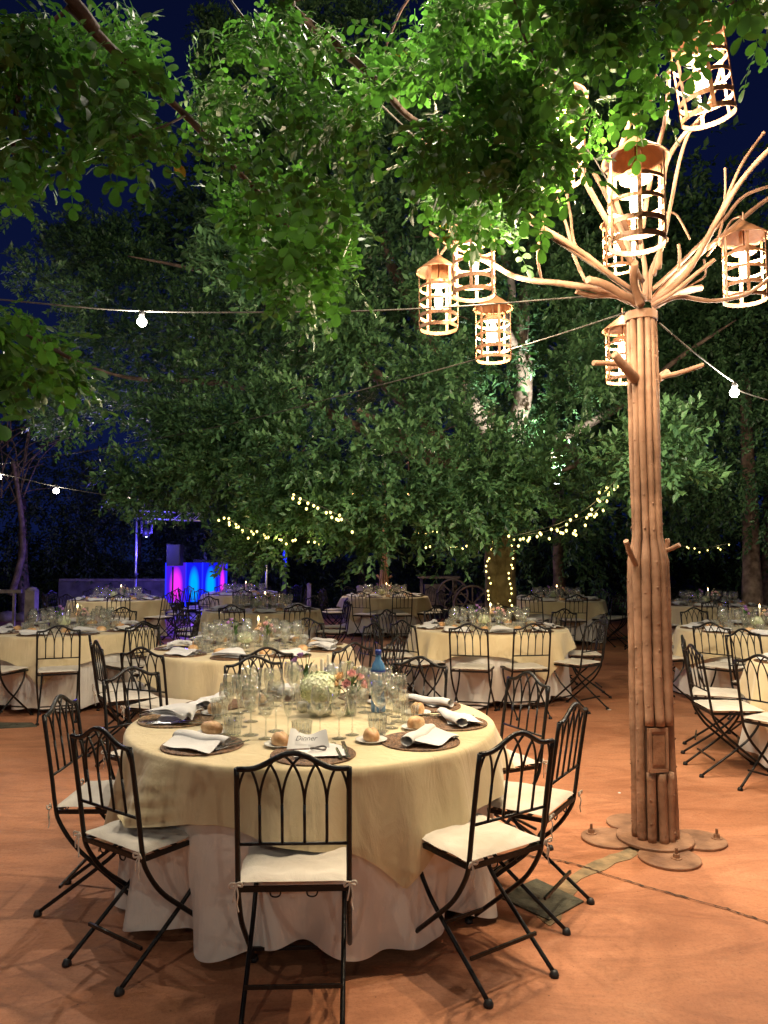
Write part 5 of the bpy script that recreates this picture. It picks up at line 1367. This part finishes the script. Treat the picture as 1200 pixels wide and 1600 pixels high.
# ------------------------------------------------------------------ sound booth and light rig
bx = P(300, 930, 17.5); 
def panel_mat(name, edge, core):  # light from inside the panel painted as a glow fading to the edges
    m = bpy.data.materials.new(name); m.use_nodes = True; nt = m.node_tree; N, L = nt.nodes, nt.links; N.clear()
    o = N.new('ShaderNodeOutputMaterial'); e = N.new('ShaderNodeEmission'); tcn = N.new('ShaderNodeTexCoord'); mp = N.new('ShaderNodeMapping')
    mp.inputs['Location'].default_value = (-0.5, -0.5, -0.42); L.new(tcn.outputs['Generated'], mp.inputs[0])
    mp2 = N.new('ShaderNodeMapping'); mp2.inputs['Scale'].default_value = (2.6, 0.0, 1.9); L.new(mp.outputs[0], mp2.inputs[0])
    g = N.new('ShaderNodeTexGradient'); g.gradient_type = 'SPHERICAL'; L.new(mp2.outputs[0], g.inputs[0])
    r = N.new('ShaderNodeValToRGB'); r.color_ramp.elements[0].color = (*edge, 1); r.color_ramp.elements[1].color = (*core, 1)
    r.color_ramp.elements[0].position = 0.02; r.color_ramp.elements[1].position = 0.55
    L.new(g.outputs[0], r.inputs[0]); L.new(r.outputs[0], e.inputs[0]); e.inputs[1].default_value = 1.0; L.new(e.outputs[0], o.inputs[0]); return m
PB = panel_mat('panel_blue', (0.006, 0.008, 0.66), (0.0, 0.34, 1.0)); PP = panel_mat('panel_pink', (0.05, 0.01, 0.60), (0.9, 0.03, 0.75))
bt = thing('sound_booth', 'disc jockey booth with blue and magenta glowing panels at the back', 'booth', (bx.x, 17.5, 0))
zt = P(300, 879, 17.5).z
def booth_panel(pxa, pxb, ya, yb, m):
    a, b_ = P(pxa, 900, ya), P(pxb, 900, yb); a.z = b_.z = 0; c = (a + b_) / 2; ang = math.atan2(b_.y - a.y, b_.x - a.x); w = (b_ - a).length - 0.02
    o = MB().box((0, 0, 0), (w, 0.03, zt - 0.5)).build('glowing_panel', m, bt, c - Vector(bt.location) + Vector((0, 0, (zt + 0.5) / 2 + 0.0)), ang)
    MB().bar((-w / 2 - .01, 0, -(zt - .5) / 2 - .4), (-w / 2 - .01, 0, (zt - .5) / 2), 0.018).bar((w / 2 + .01, 0, -(zt - .5) / 2 - .4), (w / 2 + .01, 0, (zt - .5) / 2), 0.018).build('panel_frame', BLUEL, o)
booth_panel(259, 290, 17.1, 17.5, PP); booth_panel(291, 316, 17.5, 17.5, PB); booth_panel(317, 342, 17.5, 17.5, PB); booth_panel(343, 354, 17.5, 17.2, PP)
MB().box((0.25, 0.45, zt - 0.02), (1.1, 0.6, 0.03)).build('desk_top', BLACKP, bt)
MB().box((0.1, 0.4, zt + 0.03), (0.3, 0.25, 0.06)).box((0.45, 0.4, zt + 0.03), (0.28, 0.25, 0.06)).build('mixer', BLACKP, bt)
q = P(319, 925, 17.2)
st_ = thing('speaker_stand', 'black pole stand carrying the booth speaker', 'speaker stand', (P(270, 900, 16.6).x, 16.6, 0))
MB().tube([(0, 0, 0.05), (0, 0, 1.3)], 0.018, 8).build('pole', BLACKP, st_)
for k in range(3):
    a = k * 2.094; MB().tube([(0, 0, 0.55), (0.4 * math.cos(a), 0.4 * math.sin(a), 0.01)], 0.010, 6).build('leg', BLACKP, st_)
sp = thing('loudspeaker', 'black box loudspeaker on a stand left of the blue panels', 'loudspeaker', (P(273, 900, 16.6).x, 16.6, 1.3))
zs0, zs1 = P(273, 884, 16.6).z, P(273, 851, 16.6).z
MB().box((0, 0, (zs0 + zs1) / 2 - 1.3), (0.29, 0.28, zs1 - zs0)).build('cabinet', BLACKP, sp)
MB().box((0, -0.143, (zs0 + zs1) / 2 - 1.3), (0.26, 0.008, zs1 - zs0 - 0.04)).build('grille', noise_mat('grille', (0.02, 0.02, 0.024), (0.04, 0.04, 0.046), scale=200, rough=0.6), sp)
# truss
zA, zB = P(212, 797, 16.5).z, P(212, 809, 16.5).z
xA, xB = P(205, 800, 16.5).x, P(312, 808, 16.5).x
tr = thing('lighting_truss', 'blue lit aluminium truss bar above the booth', 'truss', (xA, 16.5, zB))
ALU = noise_mat('aluminium', (0.55, 0.55, 0.6), (0.65, 0.65, 0.7), scale=8, rough=0.35, metal=0.7)
Ltr = xB - xA; hT = zA - zB
for (yy, zz) in ((0, 0), (0, hT), (0.2, 0), (0.2, hT)): MB().tube([(0, yy, zz), (Ltr, yy, zz - 0.06)], 0.018, 8).build('chord', ALU, tr)
nb = 8
for k in range(nb):
    a, b_ = Ltr * k / nb, Ltr * (k + 1) / nb; za, zb = (0, hT) if k % 2 else (hT, 0)
    MB().tube([(a, 0, za - .06 * k / nb), (b_, 0, zb - .06 * (k + 1) / nb)], 0.009, 6).build('brace', ALU, tr)
    MB().tube([(a, 0.2, za - .06 * k / nb), (b_, 0.2, zb - .06 * (k + 1) / nb)], 0.009, 6).build('brace', ALU, tr)
def pole_stand(px, ptop, y, label):
    x = P(px, 900, y).x; zt_ = P(px, ptop, y).z
    t = thing('lighting_stand', label, 'light stand', (x, y, 0))
    MB().tube([(0, 0, 0.1), (0, 0, zt_)], 0.022, 8).build('pole', ALU, t); MB().tube([(0, 0, zt_ * .45), (0, 0, zt_ * .5)], 0.035, 8).build('collar', BLACKP, t)
    for k in range(3):
        a = k * 2.094 + .4; MB().tube([(0, 0, 0.7), (0.55 * math.cos(a), 0.55 * math.sin(a), 0.01)], 0.014, 6).build('leg', BLACKP, t)
pole_stand(212, 811, 16.55, 'tall pole stand holding the left end of the truss')
pole_stand(416, 856, 16.55, 'tall thin pole stand right of the booth under the branches')
mh = thing('moving_head_light', 'black moving head spotlight hanging under the truss', 'stage light', P(229, 814, 16.5))
MB().box((0, 0, -0.03), (0.22, 0.16, 0.07)).build('base', BLACKP, mh)
MB().bar((-0.11, 0, -0.06), (-0.11, 0, -0.27), 0.03).bar((0.11, 0, -0.06), (0.11, 0, -0.27), 0.03).build('yoke', BLACKP, mh)
MB().lathe([(0.0001, -0.34), (0.07, -0.33), (0.085, -0.25), (0.06, -0.15), (0.0001, -0.14)], 16).build('head', BLACKP, mh)
MB().lathe([(0.0001, -0.345), (0.03, -0.343)], 12).build('lens', LEDW, mh)
l = lamp('truss_fill_light', (0, 0, 0), 70, (0.10, 0.08, 1.0), 0.08, mh); l.location = (0.05, -0.5, -0.40)  # unseen blue lamp added before the truss to tint its chords
l = lamp('booth_fill_light', (0, 0, 0), 90, (0.06, 0.05, 1.0), 0.1, bt); l.location = (0.3, -0.25, 0.3)  # this lamp and the next are unseen, added to spread blue glow
l = lamp('booth_fill_light', (0, 0, 0), 160, (0.10, 0.06, 1.0), 0.1, bt); l.location = (-0.2, 0.6, 2.0)
ul = thing('uplighter', 'narrow blue glowing uplight strip among the trees', 'uplight', (P(445, 880, 19).x, 19, 0))
MB().box((0, 0, (P(445, 857, 19).z + P(445, 885, 19).z) / 2), (0.09, 0.05, P(445, 857, 19).z - P(445, 885, 19).z)).build('light_strip', BLUEL, ul)
MB().box((0, 0, P(445, 885, 19).z / 2), (0.10, 0.06, P(445, 885, 19).z - .02)).build('strip_post', BLACKP, ul)
# low garden wall of big stones, posts, railing
wl = thing('low_wall', 'low rendered garden wall glowing faintly purple behind the back left table', 'wall', (P(180, 930, 20.5).x, 20.5, 0))
RENDER = noise_mat('rendered_wall', (0.08, 0.07, 0.065), (0.17, 0.15, 0.14), scale=4, detail=8, rough=0.9, bump=0.5)
zw = P(180, 908, 20.5).z
MB().box((0, 0, zw / 2), (2.9, 0.3, zw)).build('wall_body', RENDER, wl)
for k in range(6): MB().box((-1.19 + 0.475 * k, -0.01, zw + 0.035), (0.465, 0.36, 0.06)).build('coping_stone', STONE, wl)
for (px, py, w, y, lb) in ((50, 922, .20, 15.8, 'squat pale stone post at the left edge'), (562, 917, .14, 19, 'small round topped stone post left of the rusty far post'), (483, 913, .10, 19, 'thin pale stone post in the dark background')):
    z_ = P(px, py, y).z; t = thing('stone_post', lb, 'post', (P(px, py, y).x, y, 0))
    MB().box((0, 0, z_ / 2), (w, w, z_)).build('shaft', STONE, t); MB().lathe([(0.0001, z_ + w * .35), (w * .4, z_ + w * .25), (w * .62, z_), (w * .55, z_ - .04)], 12).build('cap', STONE, t)
rl = thing('railing', 'low grey rail running from the left edge to the stone post', 'railing', (P(0, 923, 16).x, 16, 0))
zr = P(20, 924, 16).z
MB().bar((-2.5, 0, zr), (0.45, 0, zr), 0.05, 0.07).build('rail', STONE, rl)
for k in range(4): MB().bar((-2.4 + .9 * k, 0, 0), (-2.4 + .9 * k, 0, zr - .035), 0.05).build('upright', STONE, rl)
for i, px in enumerate(range(-40, 330, 26)):
    y = 18.3; x = P(px, 940, y).x; m_ = MB(); s_ = random.uniform(.16, .26); a1 = random.uniform(0, 6)
    m_.grid(lambda u, v: (s_ * math.cos(2 * PI * u) * math.cos(PI * (v - .5)) * (1 + .2 * math.sin(3 * 2 * PI * u + a1)), s_ * .7 * math.sin(2 * PI * u) * math.cos(PI * (v - .5)), s_ * .6 * math.sin(PI * (v - .5)) + s_ * .4), 12, 8)
    tag(m_.build('border_rock', STONE, None, (x, y, 0)), 'rough border rock along the planting edge, %s' % ['at the far left', 'near the left edge', 'left of the stone post', 'by the stone post', 'just right of the stone post', 'left of the low wall', 'below the low wall left', 'below the low wall', 'under the wall centre', 'under the wall right', 'near the truss stand', 'right of the truss stand', 'left of the booth', 'just beside the booth', 'at the booth foot'][min(i, 14)], 'rock', 'border rocks along the planting edge')
# second rusty post far away
fp = thing('rusty_post', 'second rusty rod post with a ragged top beyond the far centre table', 'post', (P(600, 900, 16.6).x, 16.6, 0))
zt2 = P(600, 858, 16.6).z
for k in range(9):
    a = 2 * PI * k / 9; h_ = zt2 - random.uniform(0, 0.14)
    MB().tube(catmull([(0.095 * math.cos(a), 0.095 * math.sin(a), 0), (0.088 * math.cos(a), 0.088 * math.sin(a), h_ * .55), (0.070 * math.cos(a), 0.070 * math.sin(a), h_ * .72), (0.066 * math.cos(a), 0.066 * math.sin(a), h_)], 4), 0.021, 8).build('trunk_rod', RUST, fp)
MB().tube([(0.08, 0, zt2 * .62), (0.17, 0, zt2 * .66)], 0.025, 7).build('stub', RUST, fp); MB().tube([(-0.08, 0, zt2 * .62), (-0.16, 0, zt2 * .67)], 0.025, 7).build('stub', RUST, fp)
for k, (px, lb) in enumerate(((560, 'added cage lantern, unseen in the leaves left above the far rusty post'), (640, 'added cage lantern, unseen in the leaves right above the far rusty post'))):
    o = copy_tree(lproto); o.location = P(px, 755, 15.6); tag(o, lb, 'lantern', 'added far cage lanterns')
    MB().tube([o.location + Vector((0, 0, .04)), o.location + Vector((0, 0.5, .5)), Vector((P(600, 900, 16.6).x, 16.6, 3.2))], .014, 6).build('branch', RUST, fp).location = -Vector(fp.location)
    lamp('bulb_light', (0, 0, -0.27), 30, (1.0, 0.75, 0.47), 0.028, o)  # unseen lanterns added to brighten the far post
MB().tube([(0, 0, 0.2), (0, 0, 3.25)], .035, 8).build('trunk_core', RUST, fp)
# wooden cart
ca = thing('wooden_cart', 'old wooden cart with a spoked wheel in the dark beside the trunk', 'cart', (P(685, 900, 19).x, 19, 0))
MB().box((0, 0, 1.02), (1.0, .7, .05)).build('cart_top', WOODO, ca)
for x in (-.42, .42): MB().bar((x, 0, 0), (x, 0, 1.0), .07).build('leg', WOODO, ca)
MB().box((-.1, 0, .6), (.5, .5, .5)).build('box', WOODO, ca)
def wheel(parent, loc, r, name='wheel'):
    m_ = MB().tube([(r * math.cos(a), 0, r * math.sin(a)) for a in np.linspace(0, 2 * PI, 25)], .028, 6, caps=False); o = m_.build(name, WOODO, parent, loc)
    for k in range(8): MB().bar((0, 0, 0), (r * math.cos(k * PI / 4), 0, r * math.sin(k * PI / 4)), .03).build('spoke', WOODO, o)
    return o
wheel(ca, (.32, -.42, .62), .36)
w2 = thing('wagon_wheel', 'loose wagon wheel leaning in the dark left of the tree trunk', 'wheel', (P(738, 900, 18).x, 18, 0))
wheel(w2, (0, 0, .42), .42, 'rim')

print('objects', len(bpy.data.objects), 'tris', sum(len(m.polygons) for m in bpy.data.meshes))
